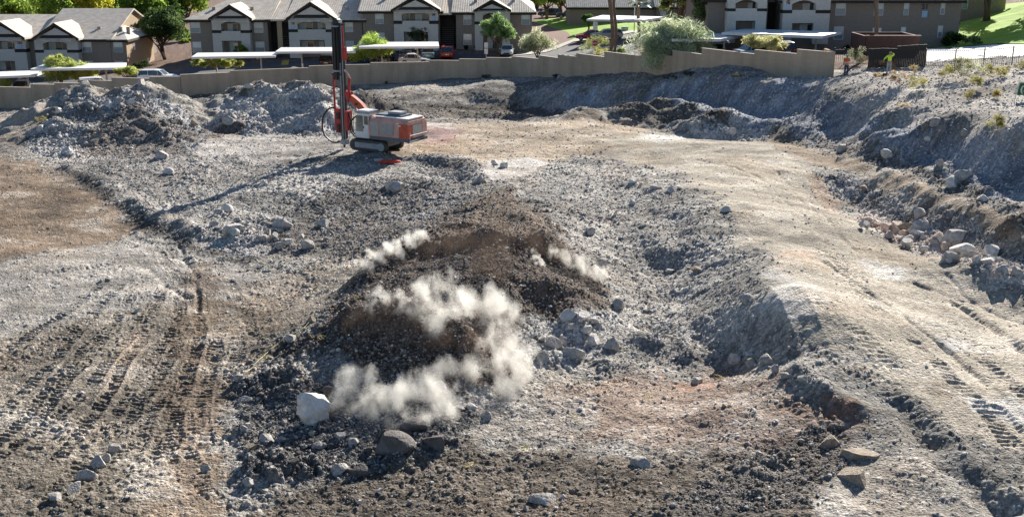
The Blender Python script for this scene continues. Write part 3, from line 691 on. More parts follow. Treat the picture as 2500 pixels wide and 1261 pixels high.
cluster([(1660, 300, 30, 10), (1740, 300, 50, 24), (1810, 320, 30, 16), (1880, 330, 30, 10)], 22, 8, 15, 'wwg', 'block in the boulder tail behind the dirt bench', 'blocks of the boulder tail', 3)
cluster([(520, 560, 40, 20), (640, 560, 60, 30), (740, 585, 50, 24)], 26, 13, 27, 'gggw', 'broken block in the rock field below the mast shadow', 'blocks of the rock field', 4)
cluster([(600, 1040, 40, 60), (700, 1060, 60, 60), (860, 1100, 80, 40), (1000, 1080, 60, 30)], 32, 14, 34, 'ddgg', 'block in the dark rubble around the white boulder', 'blocks of the dark rubble', 5)
cluster([(90, 310, 40, 20), (200, 250, 50, 30), (340, 240, 50, 30), (420, 340, 30, 30)], 16, 9, 18, 'wgg', 'block on the left rubble heap', 'blocks of the left heap', 6)
cluster([(1720, 870, 20, 10), (1840, 880, 50, 14), (1960, 935, 30, 12)], 12, 12, 26, 'gg', 'stone along the foot of the pale ramp edge', 'stones of the ramp foot', 7)
# the rest of the 300 largest come from the scattered stones
app = size * np.array([pxscale(a, 1.0) for a in pos[:, 1]])
inview = (np.abs(pos[:, 0]) < pos[:, 1] * .465) & (pos[:, 1] > 33)
order = np.argsort(-app * inview)[: max(0, 300 - nb)]
def area(x, y):
    d = ray(0, 0); v = np.array([x, y, float(H(x, y)) - CAMZ]); zc = v[1] * ct - v[2] * st
    px = 1250 + F * v[0] / zc; py = 630.5 - F * (v[1] * st + v[2] * ct) / zc
    if py < 350 and px < 520: return 'angular rock in the left rubble heap below the block wall', 'rocks of the left rubble heap'
    if py < 350 and px < 860: return 'angular rock in the right rubble heap behind the drill mast', 'rocks of the right rubble heap'
    if px > 1900 and py < 520: return 'rough rock on the shaded bank and berm at the upper right', 'rocks on the right bank'
    if px > 1940 and py < 760: return 'broken rock in the ditch beside the haul road', 'rocks in the ditch'
    if px < 830 and py < 660: return 'broken rock on the slope below the drill rig', 'rocks below the drill rig'
    if px < 620: return 'loose rock on the tracked ground at the left', 'rocks on the tracked ground'
    if px < 1120 and py > 900: return 'broken rock around the toe of the blast mound', 'rocks at the blast toe'
    if px < 1500 and py < 900: return 'broken rock on and around the dark blast mound', 'rocks of the blast mound'
    if px > 1900 and py > 760: return 'loose rock at the lower right beside the pale ramp', 'rocks at the lower right'
    if py > 900: return 'loose rock on the brown ground along the bottom edge', 'rocks along the bottom edge'
    return 'loose rock in the gravel between the blast mound and the pale ramp', 'rocks in the middle gully'
for i in order:
    a, g_ = area(pos[i, 0], pos[i, 1]); lum_ = scol[i].mean()
    tn = 'd' if lum_ < .2 else ('w' if lum_ > .42 else ('t' if scol[i, 0] > scol[i, 2] * 1.25 else 'g'))
    a = {'d': 'dark ', 'w': 'pale ', 't': 'tan ', 'g': 'mid grey '}[tn] + a
    put_boulder(pos[i, 0], pos[i, 1], pos[i, 2] - size[i] * .18, size[i] * 1.1, tn, a, g_)
rest = np.ones(len(size), bool); rest[order] = False
v, f, c = scatter(pos[small & rest], size[small & rest], scol[small & rest], [(lambda q: (q[0] * np.array([1, .8, .65]) + r2.normal(size=q[0].shape) * .16, q[1]))(ico(1)) for _ in range(8)], r2)
tag(link('gravel', np_mesh('gravel', v, f, False, c), None, [STONE]), 'loose grey gravel and small broken stones covering the whole site', 'gravel', kind='stuff')
bigm = ~small & rest
v, f, c = scatter(pos[bigm], size[bigm], scol[bigm], [rockshape(2, r2) for _ in range(12)], r2)
tag(link('rubble', np_mesh('rubble', v, f, False, c), None, [STONE]), 'fist to head sized broken rock strewn over heaps and slopes', 'rubble', kind='stuff')
print('STONES', small.sum(), bigm.sum(), nb)
# ---------------- small mesh builder ----------------
class MB:
    def __init__(s): s.v = []; s.f = []
    def add(s, vs, fs):
        b = len(s.v); s.v += [tuple(map(float, q)) for q in vs]; s.f += [tuple(b + i for i in q) for q in fs]; return s
    def box(s, x0, x1, y0, y1, z0, z1):
        return s.add([(x0, y0, z0), (x1, y0, z0), (x1, y1, z0), (x0, y1, z0), (x0, y0, z1), (x1, y0, z1), (x1, y1, z1), (x0, y1, z1)],
                     [(0, 3, 2, 1), (4, 5, 6, 7), (0, 1, 5, 4), (1, 2, 6, 5), (2, 3, 7, 6), (3, 0, 4, 7)])
    def slab(s, c, t):      # 4 corners (top), thickness downwards
        c = [Vector(q) for q in c]; n = (c[1] - c[0]).cross(c[3] - c[0]).normalized()
        if n.z < 0: c = c[::-1]; n = -n
        lo = [q - Vector((0, 0, t)) for q in c]
        return s.add([q[:] for q in lo + c], [(3, 2, 1, 0), (4, 5, 6, 7), (0, 1, 5, 4), (1, 2, 6, 5), (2, 3, 7, 6), (3, 0, 4, 7)])
    def prism(s, prof, y0, y1):   # profile in x,z extruded along y
        n = len(prof); a = [(x, y0, z) for x, z in prof]; b = [(x, y1, z) for x, z in prof]
        return s.add(a + b, [tuple(range(n)), tuple(range(2 * n - 1, n - 1, -1))] + [(i, i + n, (i + 1) % n + n, (i + 1) % n) for i in range(n)])
    def tube(s, pts, r, k=8, r1=None):
        pts = [Vector(p) for p in pts]; n = len(pts); vs = []; 
        for i, p in enumerate(pts):
            d = (pts[min(i + 1, n - 1)] - pts[max(i - 1, 0)]).normalized(); a = d.orthogonal().normalized()
            if i and abs(a.dot(pa)) < .99 or i: a = (pa - d * pa.dot(d)).normalized()
            pa = a; b = d.cross(a); rr = r if r1 is None else r + (r1 - r) * i / (n - 1)
            vs += [(p + (a * math.cos(t) + b * math.sin(t)) * rr)[:] for t in [2 * math.pi * j / k for j in range(k)]]
        fs = [(i * k + j, i * k + (j + 1) % k, (i + 1) * k + (j + 1) % k, (i + 1) * k + j) for i in range(n - 1) for j in range(k)]
        return s.add(vs, fs + [tuple(range(k))[::-1], tuple(range((n - 1) * k, n * k))])
    def loft(s, rings, cap=True):
        k = len(rings[0]); vs = [p for r in rings for p in r]
        fs = [(i * k + j, i * k + (j + 1) % k, (i + 1) * k + (j + 1) % k, (i + 1) * k + j) for i in range(len(rings) - 1) for j in range(k)]
        if cap: fs += [tuple(range(k))[::-1], tuple(range((len(rings) - 1) * k, len(rings) * k))]
        return s.add(vs, fs)
    def build(s, name, m, parent=None, smooth=False, bev=0):
        me = bpy.data.meshes.new(name); me.from_pydata(s.v, [], s.f)
        bm = bmesh.new(); bm.from_mesh(me); bmesh.ops.recalc_face_normals(bm, faces=bm.faces)
        if bev: bmesh.ops.bevel(bm, geom=bm.edges[:], offset=bev, segments=2, affect='EDGES', clamp_overlap=True)
        bm.to_mesh(me); bm.free()
        if smooth: me.polygons.foreach_set('use_smooth', [True] * len(me.polygons))
        return link(name, me, parent, [m] if m else [])
def empty(name, loc, label=None, cat=None, group=None, rz=0):
    o = bpy.data.objects.new(name, None); COL.objects.link(o); o.location = loc; o.rotation_euler = (0, 0, rz); return tag(o, label, cat, group)
def gz(x, y): return float(H(x, y))

# ---------------- materials of the built things ----------------
MW = mat('stucco_brown', (.27, .225, .185), .95, noise=.08, bump=.2); MC = mat('stucco_cream', (.60, .57, .52), .95, noise=.06, bump=.2)
MD = mat('dark_trim', (.03, .024, .02), .8); MTAN = mat('stucco_tan_end', (.42, .31, .20), .95, noise=.06)
MF = mat('window_frame', (.6, .6, .58), .6); MPL = mat('plate_blue', (.35, .5, .72), .5); MNUM = mat('number_dark', (.06, .06, .07), .7)
def glass(name, c, r=.12):
    m_, n_, l_, b_ = newmat(name); tc_ = n_.new('ShaderNodeTexCoord')
    sx = n_.new('ShaderNodeSeparateXYZ'); l_.new(tc_.outputs['Generated'], sx.inputs[0])
    rp = n_.new('ShaderNodeValToRGB'); rp.color_ramp.elements[0].position = .47; rp.color_ramp.elements[1].position = .49
    rp.color_ramp.elements[0].color = (c[0] * .35, c[1] * .45, c[2] * .5, 1); rp.color_ramp.elements[1].color = (*c, 1)
    l_.new(sx.outputs[2], rp.inputs[0]); l_.new(rp.outputs[0], b_.inputs['Base Color']); b_.inputs['Roughness'].default_value = r; b_.inputs['Specular IOR Level'].default_value = .8
    return m_
MG = glass('window_blinds', (.55, .6, .6)); MGD = mat('dark_glass', (.03, .04, .045), .08, noise=.3, spec=.8)
# tiled roof
m, n, l, b = newmat('roof_tiles'); tc = n.new('ShaderNodeTexCoord')
sx = n.new('ShaderNodeSeparateXYZ'); l.new(tc.outputs['Object'], sx.inputs[0])
w1 = n.new('ShaderNodeTexWave'); w1.wave_type = 'BANDS'; w1.bands_direction = 'X'; w1.inputs['Scale'].default_value = .95; l.new(tc.outputs['Object'], w1.inputs['Vector'])
w2 = n.new('ShaderNodeTexWave'); w2.wave_type = 'BANDS'; w2.bands_direction = 'Y'; w2.wave_profile = 'SAW'; w2.inputs['Scale'].default_value = .75; l.new(tc.outputs['Object'], w2.inputs['Vector'])
nz = n.new('ShaderNodeTexNoise'); nz.inputs['Scale'].default_value = 1.3; nz.inputs['Detail'].default_value = 6; l.new(tc.outputs['Object'], nz.inputs['Vector'])
rp = n.new('ShaderNodeValToRGB'); rp.color_ramp.elements[0].color = (.50, .42, .34, 1); rp.color_ramp.elements[1].color = (.72, .66, .56, 1); rp.color_ramp.elements[0].position = .3; rp.color_ramp.elements[1].position = .7
l.new(nz.outputs[0], rp.inputs[0]); l.new(rp.outputs[0], b.inputs['Base Color']); b.inputs['Roughness'].default_value = .9
ad = n.new('ShaderNodeMath'); ad.operation = 'ADD'; l.new(w1.outputs[0], ad.inputs[0]); l.new(w2.outputs[0], ad.inputs[1])
bp = n.new('ShaderNodeBump'); bp.inputs['Strength'].default_value = .35; bp.inputs['Distance'].default_value = .06; l.new(ad.outputs[0], bp.inputs['Height']); l.new(bp.outputs[0], b.inputs['Normal'])
MROOF = m

# ---------------- block wall with stepped top ----------------
wall = empty('block_wall', (WALLW[7][0], WALLW[7][1], .7), 'long tan block wall with a stepped top between site and car park', 'wall')
steps = [-180, -90, 0, 82, 140, 200, 279, 370, 443, 507, 564, 611, 674, 755, 830, 906, 958, 1003, 1048, 1082, 1122, 1150, 1188, 1250, 1318, 1366, 1410, 1478, 1568, 1644, 1714, 1842, 1944, 2032]
wpx = np.array([c[0] for c in WALLPX])
def wpt(px): return np.array([np.interp(px, wpx, WALLW[:, i]) for i in range(3)])
mw = MB(); cap = MB(); lastz = None
for a, b_ in zip(steps[:-1], steps[1:]):
    p, q = wpt(a), wpt(b_); d = (q - p)[:2]; L = np.hypot(*d); nrm = np.array([-d[1], d[0]]) / L * .1
    top = round(((p[2] + q[2]) / 2 + 2.35) / .2) * .2
    for M_, z0, z1, e in ((mw, min(p[2], q[2]) - 1.5, top, 1), (cap, top, top + .06, 1.35)):
        c = [p[:2] - nrm * e, q[:2] - nrm * e, q[:2] + nrm * e, p[:2] + nrm * e]
        M_.add([(x, y, z0) for x, y in c] + [(x, y, z1) for x, y in c], [(3, 2, 1, 0), (4, 5, 6, 7), (0, 1, 5, 4), (1, 2, 6, 5), (2, 3, 7, 6), (3, 0, 4, 7)])
q = wpt(2032); p2_ = q[:2] + np.array([.3, 4.0])
mw.box(q[0] - .1, q[0] + .12, q[1] + .1, q[1] + 3.0, q[2] - 1, q[2] + 2.3)
m, n, l, b = newmat('block_courses'); tc = n.new('ShaderNodeTexCoord'); sx = n.new('ShaderNodeSeparateXYZ'); l.new(tc.outputs['Object'], sx.inputs[0]); cx = n.new('ShaderNodeCombineXYZ'); l.new(sx.outputs[0], cx.inputs[0]); l.new(sx.outputs[2], cx.inputs[1])
bk = n.new('ShaderNodeTexBrick'); bk.inputs['Scale'].default_value = 1; bk.inputs['Brick Width'].default_value = .4; bk.inputs['Row Height'].default_value = .2; bk.inputs['Mortar Size'].default_value = .008
bk.inputs['Color1'].default_value = (.53, .41, .295, 1); bk.inputs['Color2'].default_value = (.49, .38, .27, 1); bk.inputs['Mortar'].default_value = (.44, .345, .25, 1); l.new(cx.outputs[0], bk.inputs['Vector'])
nz = n.new('ShaderNodeTexNoise'); nz.inputs['Scale'].default_value = .35; nz.inputs['Detail'].default_value = 7; mp = n.new('ShaderNodeMapping'); mp.inputs['Scale'].default_value = (2.5, 2.5, .6); l.new(tc.outputs['Object'], mp.inputs[0]); l.new(mp.outputs[0], nz.inputs[0])
mr = n.new('ShaderNodeMapRange'); mr.inputs[1].default_value = .3; mr.inputs[2].default_value = .7; mr.inputs[3].default_value = .78; mr.inputs[4].default_value = 1.15; l.new(nz.outputs[0], mr.inputs[0])
sc = n.new('ShaderNodeVectorMath'); sc.operation = 'SCALE'; l.new(bk.outputs[0], sc.inputs[0]); l.new(mr.outputs[0], sc.inputs['Scale']); l.new(sc.outputs[0], b.inputs['Base Color']); b.inputs['Roughness'].default_value = .95
_mats['block_tan'] = m
jt = MB()
for a in steps[1:-1]:
    p = wpt(a); jt.box(p[0] - .012, p[0] + .012, p[1] - .125, p[1] - .09, p[2] - .5, p[2] + 2.15)
jo = jt.build('wall_joint', mat('joint_dark', (.28, .23, .18), .9)); jo.parent = wall; jo.matrix_parent_inverse = Matrix.Translation(-Vector(wall.location))
for M_, nm in ((mw, 'wall_body'), (cap, 'wall_cap')):
    o = M_.build(nm, None); me = o.data; me.materials.append(mat('block_tan' if M_ is mw else 'block_cap', (.29, .235, .185) if M_ is mw else (.52, .44, .36), .95, noise=.1, scale=.4, bump=.4, bscale=8)); o.parent = wall; o.matrix_parent_inverse = Matrix.Translation(-Vector(wall.location))

# ---------------- draped sheets beyond the wall ----------------
def sheet(name, pts, m_, lift, res=.8, kind='structure', zf=None):
    """flat area laid on the ground; pts = photo points"""
    w = [G(a, b, beyond=True)[:2] for a, b in pts]; a = np.array(w)
    xs = np.arange(a[:, 0].min() - res, a[:, 0].max() + res, res); ys = np.arange(a[:, 1].min() - res, a[:, 1].max() + res, res)
    bm = bmesh.new(); f = bm.faces.new([bm.verts.new((x, y, 0)) for x, y in w])
    for x in xs: bmesh.ops.bisect_plane(bm, geom=bm.verts[:] + bm.edges[:] + bm.faces[:], plane_co=(x, 0, 0), plane_no=(1, 0, 0))
    for y in ys: bmesh.ops.bisect_plane(bm, geom=bm.verts[:] + bm.edges[:] + bm.faces[:], plane_co=(0, y, 0), plane_no=(0, 1, 0))
    for v_ in bm.verts: v_.co.z = gz(v_.co.x, v_.co.y) + lift
    bmesh.ops.triangulate(bm, faces=bm.faces)
    for f_ in bm.faces:
        if f_.normal.z < 0: f_.normal_flip()
    me = bpy.data.meshes.new(name); bm.to_mesh(me); bm.free()
    return tag(link(name, me, None, [m_]), kind=kind)
MASP = mat('asphalt', (.085, .085, .088), .9, noise=.15, scale=.5, bump=.3, bscale=40); MCON = mat('concrete', (.5, .47, .42), .9, noise=.08)
MGRS = mat('lawn_grass', (.24, .40, .02), .95, noise=.22, scale=.7, bump=.6, bscale=20); MGRV = mat('red_gravel', (.22, .13, .10), .95, noise=.3, scale=5, bump=.6, bscale=15)
wl_ = [(-150, 250), (-80, 226), (0, 222), (200, 206), (400, 190), (600, 180), (850, 168), (1060, 160), (1188, 158), (1188, 135), (1110, 133), (900, 138), (690, 152), (460, 170), (380, 188), (200, 188), (0, 198), (-150, 215)]
sheet('car_park', wl_, MASP, .05)
sheet('road', [(1188, 158), (1275, 160), (1440, 158), (1560, 152), (1560, 128), (1540, 100), (1640, 80), (1640, 74), (1540, 82), (1490, 92), (1400, 104), (1330, 130), (1240, 138), (1188, 135)], MASP, .05)
sheet('pavement', [(1330, 130), (1400, 104), (1490, 92), (1540, 82), (1640, 74), (1640, 70), (1530, 78), (1400, 98), (1330, 124), (1265, 130), (1240, 138)], MCON, .14)
sheet('rear_car_park', [(1640, 158), (1800, 160), (2030, 155), (2030, 128), (1760, 118), (1640, 124)], MASP, .05)
sheet('side_road', [(2262, 152), (2330, 150), (2500, 138), (2560, 134), (2560, 110), (2400, 112), (2262, 120)], mat('pale_concrete', (.72, .70, .66), .85, noise=.05), .05)
sheet('lawn', [(1300, 54), (1340, 46), (1420, 44), (1500, 54), (1640, 64), (1640, 70), (1530, 78), (1470, 84), (1400, 98), (1385, 80), (1300, 55)], MGRS, .06)
sheet('side_lawn', [(2262, 108), (2330, 100), (2345, 60), (2345, 20), (2560, 0), (2560, 108), (2400, 110), (2262, 118)], MGRS, .06)
sheet('gravel_bed', [(1300, 55), (1385, 80), (1400, 98), (1330, 124), (1300, 128), (1290, 80)], MGRV, .05)
# ---------------- apartment buildings ----------------
def fx(px, py, Y): return PY(px, py, Y)[0]
def fz(py, Y): return PY(1250, py, Y)[2]
def window(par, px0, px1, py0, py1, Y, side=None):
    x0 = fx(px0, (py0 + py1) / 2, Y); x1 = fx(px1, (py0 + py1) / 2, Y); z1 = fz(py0, Y); z0 = fz(py1, Y); t = .07
    fr = MB(); y0, y1 = Y - .05, Y + .02
    fr.box(x0, x0 + t, y0, y1, z0, z1).box(x1 - t, x1, y0, y1, z0, z1).box(x0 + t, x1 - t, y0, y1, z0, z0 + t).box(x0 + t, x1 - t, y0, y1, z1 - t, z1)
    zm = z0 + (z1 - z0) * .48; fr.box(x0 + t, x1 - t, y0 + .01, y1, zm - .03, zm + .03)
    w = fr.build('window', MF, par)
    MB().box(x0 + t, x1 - t, Y - .02, Y + .01, z0 + t, z1 - t).build('pane', MG, w)
def slider(par, px0, px1, py0, py1, Y, dark=.5, name='sliding_door'):
    x0 = fx(px0, (py0 + py1) / 2, Y); x1 = fx(px1, (py0 + py1) / 2, Y); z1 = fz(py0, Y); z0 = fz(py1, Y); t = .06; xm = x0 + (x1 - x0) * dark
    fr = MB(); fr.box(x0, x0 + t, Y - .06, Y + .02, z0, z1).box(x1 - t, x1, Y - .06, Y + .02, z0, z1).box(x0 + t, x1 - t, Y - .06, Y + .02, z1 - t, z1).box(xm - .03, xm + .03, Y - .05, Y + .02, z0, z1 - t)
    w = fr.build(name, MF, par)
    MB().box(x0 + t, xm - .03, Y - .03, Y + .01, z0, z1 - t).build('curtain', mat('curtain', (.5, .52, .5), .8), w)
    MB().box(xm + .03, x1 - t, Y - .03, Y + .01, z0, z1 - t).build('pane', MGD, w)
def text(par, s, x, y, z, size, m_, name='unit_number'):
    cu = bpy.data.curves.new(name, 'FONT'); cu.body = s; cu.size = size; cu.extrude = .01; cu.align_x = 'CENTER'; cu.offset = size * .03
    me = bpy.data.meshes.new_from_object(bpy.data.objects.new('t', cu)); me.transform(Matrix.Translation((x, y, z)) @ Matrix.Rotation(R(90), 4, 'X'))
    return link(name, me, par, [m_])
def gable(par, pl, pr, pa, pye, pya, Y, depth=3.5):
    """porch gable: left, right, apex px; eave and apex py; front at Y, running back"""
    xl = fx(pl, pye, Y); xr = fx(pr, pye, Y); xa = fx(pa, pya, Y); ze = fz(pye, Y); za = fz(pya, Y); th = .3
    sl = (za - ze)
    MB().add([(xl, Y, ze), (xa, Y, za), (xa, Y + depth * 2, za), (xl, Y + depth * 2, ze), (xl, Y, ze - th), (xa, Y, za - th), (xa, Y + depth * 2, za - th), (xl, Y + depth * 2, ze - th),
              (xr, Y, ze), (xr, Y + depth * 2, ze), (xr, Y, ze - th), (xr, Y + depth * 2, ze - th)],
             [(0, 1, 2, 3), (4, 7, 6, 5), (0, 3, 7, 4), (1, 8, 9, 2), (5, 6, 11, 10), (8, 10, 11, 9), (2, 9, 11, 6), (3, 2, 6, 7), (0, 4, 5, 1), (1, 5, 10, 8)]).build('gable_roof', MROOF, par)
    # dark barge board, cream panel, tiled skirt
    MB().prism([(xl, ze - .35), (xa, za - .35), (xr, ze - .35), (xr, ze - .02), (xa, za - .02), (xl, ze - .02)], Y - .08, Y - .01).build('barge_board', MD, par)
    k = .42; MB().prism([(xl + (xa - xl) * k, ze + sl * k - .5), (xa + (xr - xa) * (1 - k), ze + sl * k - .5), (xa, za - .75)], Y + .25, Y + .4).build('gable_panel', MC, par)
    MB().prism([(xl + .5, ze - .3), (xr - .5, ze - .3), (xa, za - .4)], Y + .42, Y + .6).build('gable_back', MD, par)
    MB().add([(xl + .4, Y - .03, ze - .38), (xr - .4, Y - .03, ze - .38), (xa + (xr - xa) * (1 - k) + .5, Y + 1.0, ze + sl * k - .5), (xl + (xa - xl) * k - .5, Y + 1.0, ze + sl * k - .5),
              (xl + .4, Y - .03, ze - .5), (xr - .4, Y - .03, ze - .5), (xa + (xr - xa) * (1 - k) + .5, Y + 1.0, ze + sl * k - .6), (xl + (xa - xl) * k - .5, Y + 1.0, ze + sl * k - .6)],
             [(0, 1, 2, 3), (7, 6, 5, 4), (0, 4, 5, 1), (1, 5, 6, 2), (2, 6, 7, 3), (3, 7, 4, 0)]).build('skirt_roof', MROOF, par)
def porch(par, cols, rec, top, mid0, mid1, low_open, base, Y, out=1.3, parapet=None, number=None, plain=True, arch=True):
    """cream two storey porch standing proud of the wall. cols=((l,r),(l,r)) px, rec=(l,r) px, top/mid/base py"""
    yf = Y - out; cr = MB(); tr = MB()
    X = lambda p, q=None: fx(p, (top + mid0) / 2 if q is None else q, yf)
    zt, zm0, zm1, zb = fz(top, yf), fz(mid0, yf), fz(mid1, yf), fz(base, yf)
    xl, xr = X(cols[0][0]), X(cols[1][1]); rl, rr = X(rec[0]), X(rec[1])
    for a, b_ in ((xl, rl), (rr, xr)):
        cr.box(a, b_, yf, Y + .01, zm0, zt); tr.box(a - .04, b_ + .04, yf - .05, Y + .01, zm1, zm0)
    zo = fz(low_open, yf); par_top = fz(parapet if parapet else mid0, yf)
    cr.box(rl, rr, yf - .02, yf + .18, zo, par_top)                      # balcony front
    for a, b_ in ((xl, rl), (rr, xr)): cr.box(a, b_, yf, Y + .01, zb, zm1)
    if not plain: 
        w = (rr - rl) * .06
        cr.box(rl, rl + w, yf, yf + .16, zb, zo); cr.box(rr - w, rr, yf, yf + .16, zb, zo)
    cr.build('porch', MC, par); tr.build('porch_trim', MD, par)
    MB().box(rl, rr, yf + .2, Y, zo - .05, zo + .15).build('balcony_floor', MD, par)
    if arch:
        n_ = 10; pts = [(rl + (rr - rl) * i / n_, zt - .55 + .42 * math.sin(math.pi * i / n_)) for i in range(n_ + 1)]
        for i in range(n_): cr2 = None
        am = MB()
        for (x0, z0), (x1, z1) in zip(pts[:-1], pts[1:]): am.add([(x0, yf, z0), (x1, yf, z1), (x1, yf, zt), (x0, yf, zt), (x0, yf + .2, z0), (x1, yf + .2, z1), (x1, yf + .2, zt), (x0, yf + .2, zt)], [(0, 1, 2, 3), (7, 6, 5, 4), (0, 4, 5, 1), (3, 2, 6, 7)])
        am.build('arch', MC, par)
    if number:
        s, side = number; a, b_ = ((xl, rl), (rr, xr))[side]; xm = (a + b_) / 2; w = (b_ - a); h = zt - zm0
        text(par, s, xm, yf - .02, zm0 + h * .52, h * .36, MNUM)
        MB().box(xm - w * .24, xm + w * .24, yf - .06, yf - .005, zm0 + .04, zm0 + h * .38).build('address_plate', MPL, par)
        MB().box(xm - .12, xm + .12, yf - .25, yf, zm0 + h * .84, zm0 + h * .92).build('wall_lamp', MD, par)
def body(par, px0, px1, pye, base_z, Y, depth, rise, over=.6, hipl=0, hipr=0, m_=None):
    ze = fz(pye, Y); x0 = fx(px0, pye, Y); x1 = fx(px1, pye, Y)
    MB().box(x0, x1, Y, Y + depth, base_z, ze - .15).build('wall', m_ or MW, par)
    a, c = x0 - over, x1 + over; y0, y1 = Y - over, Y + depth + over; ym = (y0 + y1) / 2; th = .22
    r0, r1 = a + hipl, c - hipr
    vs = [(a, y0, ze), (c, y0, ze), (c, y1, ze), (a, y1, ze), (r0, ym, ze + rise), (r1, ym, ze + rise)]
    vs += [(x, y, z - th) for x, y, z in vs]
    fs_ = [(0, 1, 5, 4), (2, 3, 4, 5), (6, 10, 11, 7), (8, 11, 10, 9), (0, 6, 7, 1), (2, 8, 9, 3)]
    fs_ += [(1, 2, 5), (7, 11, 8), (1, 7, 8, 2)] if hipr else [(1, 7, 11, 5), (5, 11, 8, 2)]
    fs_ += [(3, 0, 4), (9, 10, 6), (3, 9, 6, 0)] if hipl else [(0, 4, 10, 6), (4, 3, 9, 10)]
    MB().add(vs, fs_).build('roof', MROOF, par)
    for hp, xe, sg in ((hipr, x1, -1), (hipl, x0, 1)):
        if not hp: MB().add([(xe - .004 * sg, Y + .01, ze - .145), (xe - .004 * sg, Y + depth - .01, ze - .145), (xe - .004 * sg, ym, ze + rise - .32), (xe + .25 * sg, Y + .01, ze - .145), (xe + .25 * sg, Y + depth - .01, ze - .145), (xe + .25 * sg, ym, ze + rise - .32)], [(0, 1, 2), (5, 4, 3), (0, 3, 4, 1), (1, 4, 5, 2), (2, 5, 3, 0)]).build('gable_wall', MTAN, par)
    MB().box(a, c, y0 - .04, y0 + .04, ze - .42, ze - .1).box(a - .04, a + .04, y0 + .05, y1, ze - .42, ze - .1).box(c - .04, c + .04, y0 + .05, y1, ze - .42, ze - .1).build('fascia', MD, par)
    for k in range(2):
        xv = x0 + (x1 - x0) * (.25 + .5 * k); MB().box(xv - .25, xv + .25, Y + 3.2, Y + 3.5, ze + .3, ze + 1.55).build('roof_vent', mat('vent_grey', (.3, .28, .25), .8), par)
    return x0, x1, ze
YF = 166.0
Abl = empty('apartment_building', (fx(880, 120, YF), YF, 0), 'long two storey brown apartment block with cream porches behind the carports', 'building')
def fin(root):
    root_inv = Matrix.Translation(-Vector(root.location))
    for ch in list(root.children): ch.matrix_parent_inverse = root_inv
body(Abl, 462, 652, 47, -1.5, YF, 24, 3.7, hipl=7)
body(Abl, 705, 884, 47, -1.5, YF, 24, 3.7)
body(Abl, 885, 1072, 26, -1.0, YF - .4, 25, 4.1)
body(Abl, 1113, 1299, 29, -1.0, YF, 24, 4.0, hipr=6)
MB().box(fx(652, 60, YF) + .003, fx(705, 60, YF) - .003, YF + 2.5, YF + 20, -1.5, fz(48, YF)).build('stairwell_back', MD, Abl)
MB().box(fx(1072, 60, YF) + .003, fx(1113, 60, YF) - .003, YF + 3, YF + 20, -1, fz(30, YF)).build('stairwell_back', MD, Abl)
xa_, xb_ = fx(652, 60, YF), fx(705, 60, YF)
MB().slab([(xa_ - .2, YF - .6, fz(47, YF)), (xb_ + .2, YF - .6, fz(47, YF)), (xb_ + .2, YF + 13, fz(47, YF) + 3.7), (xa_ - .2, YF + 13, fz(47, YF) + 3.7)], .25).build('stairwell_roof', MROOF, Abl)
xa2, xb2 = fx(1072, 40, YF), fx(1113, 40, YF)
MB().slab([(xa2, YF - .6, fz(32, YF)), (xb2, YF - .6, fz(32, YF)), (xb2, YF + 13, fz(32, YF) + 3.7), (xa2, YF + 13, fz(32, YF) + 3.7)], .25).build('stairwell_roof', MROOF, Abl)
xm = fx(684, 80, YF); MB().box(xm - .35, xm + .35, YF - .3, YF, fz(118, YF), fz(52, YF)).build('stair_post', MTAN, Abl)
for (xs, pb, pt) in ((fx(690, 80, YF), 138, 90), (fx(1092, 80, YF), 122, 66)):
    st_ = MB(); z0, z1 = fz(pb, YF), fz(pt, YF)
    for k in range(12): st_.box(xs - .9, xs + .9, YF + .3 + k * .18, YF + .5 + k * .18, z0 + (z1 - z0) * k / 12, z0 + (z1 - z0) * k / 12 + .06)
    st_.build('stairs', mat('stair_concrete', (.2, .18, .16), .9), Abl)
    rl_ = MB()
    for k in range(8): rl_.box(xs - .9, xs + .9, YF + .1, YF + .14, z1 + .15 + k * .13, z1 + .19 + k * .13)
    rl_.build('stair_railing', MD, Abl)
for a in ((465, 489, 54, 81), (470, 492, 102, 129), (620, 643, 54, 81), (624, 646, 102, 129), (842, 862, 52, 79), (844, 864, 100, 127), (1131, 1151, 34, 61), (1131, 1152, 83, 110), (1273, 1294, 33, 60), (1273, 1294, 83, 110)): window(Abl, *a, YF)
for a in ((916, 937, 32, 59), (918, 939, 80, 106)): window(Abl, *a, YF - .4)
porch(Abl, ((517, 539), (587, 609)), (539, 587), 50, 74, 81, 100, 142, YF, parapet=76)
slider(Abl, 562, 582, 102, 138, YF); slider(Abl, 556, 580, 58, 78, YF)
gable(Abl, 508, 615, 560, 45, 11, YF - 2.0)
porch(Abl, ((704, 726), (795, 809)), (726, 795), 49, 72, 79, 98, 142, YF, plain=False, number=('18', 0))
slider(Abl, 730, 764, 52, 73, YF); slider(Abl, 776, 796, 52, 73, YF); slider(Abl, 735, 767, 100, 130, YF); slider(Abl, 780, 800, 100, 130, YF)
gable(Abl, 697, 820, 757, 45, 4, YF - 2.0)
porch(Abl, ((961, 981), (1048, 1069)), (981, 1048), 27, 51, 59, 78, 124, YF - .4, plain=False, number=('08', 1))
slider(Abl, 983, 1000, 32, 51, YF - .4); slider(Abl, 1014, 1046, 32, 52, YF - .4); slider(Abl, 990, 1040, 80, 104, YF - .4)
gable(Abl, 954, 1075, 1013, 24, -12, YF - 2.4)
porch(Abl, ((1159, 1179), (1226, 1245)), (1179, 1226), 29, 53, 60, 80, 125, YF)
slider(Abl, 1190, 1215, 88, 118, YF)
gable(Abl, 1157, 1248, 1201, 24, -2, YF - 2.0)
fin(Abl)

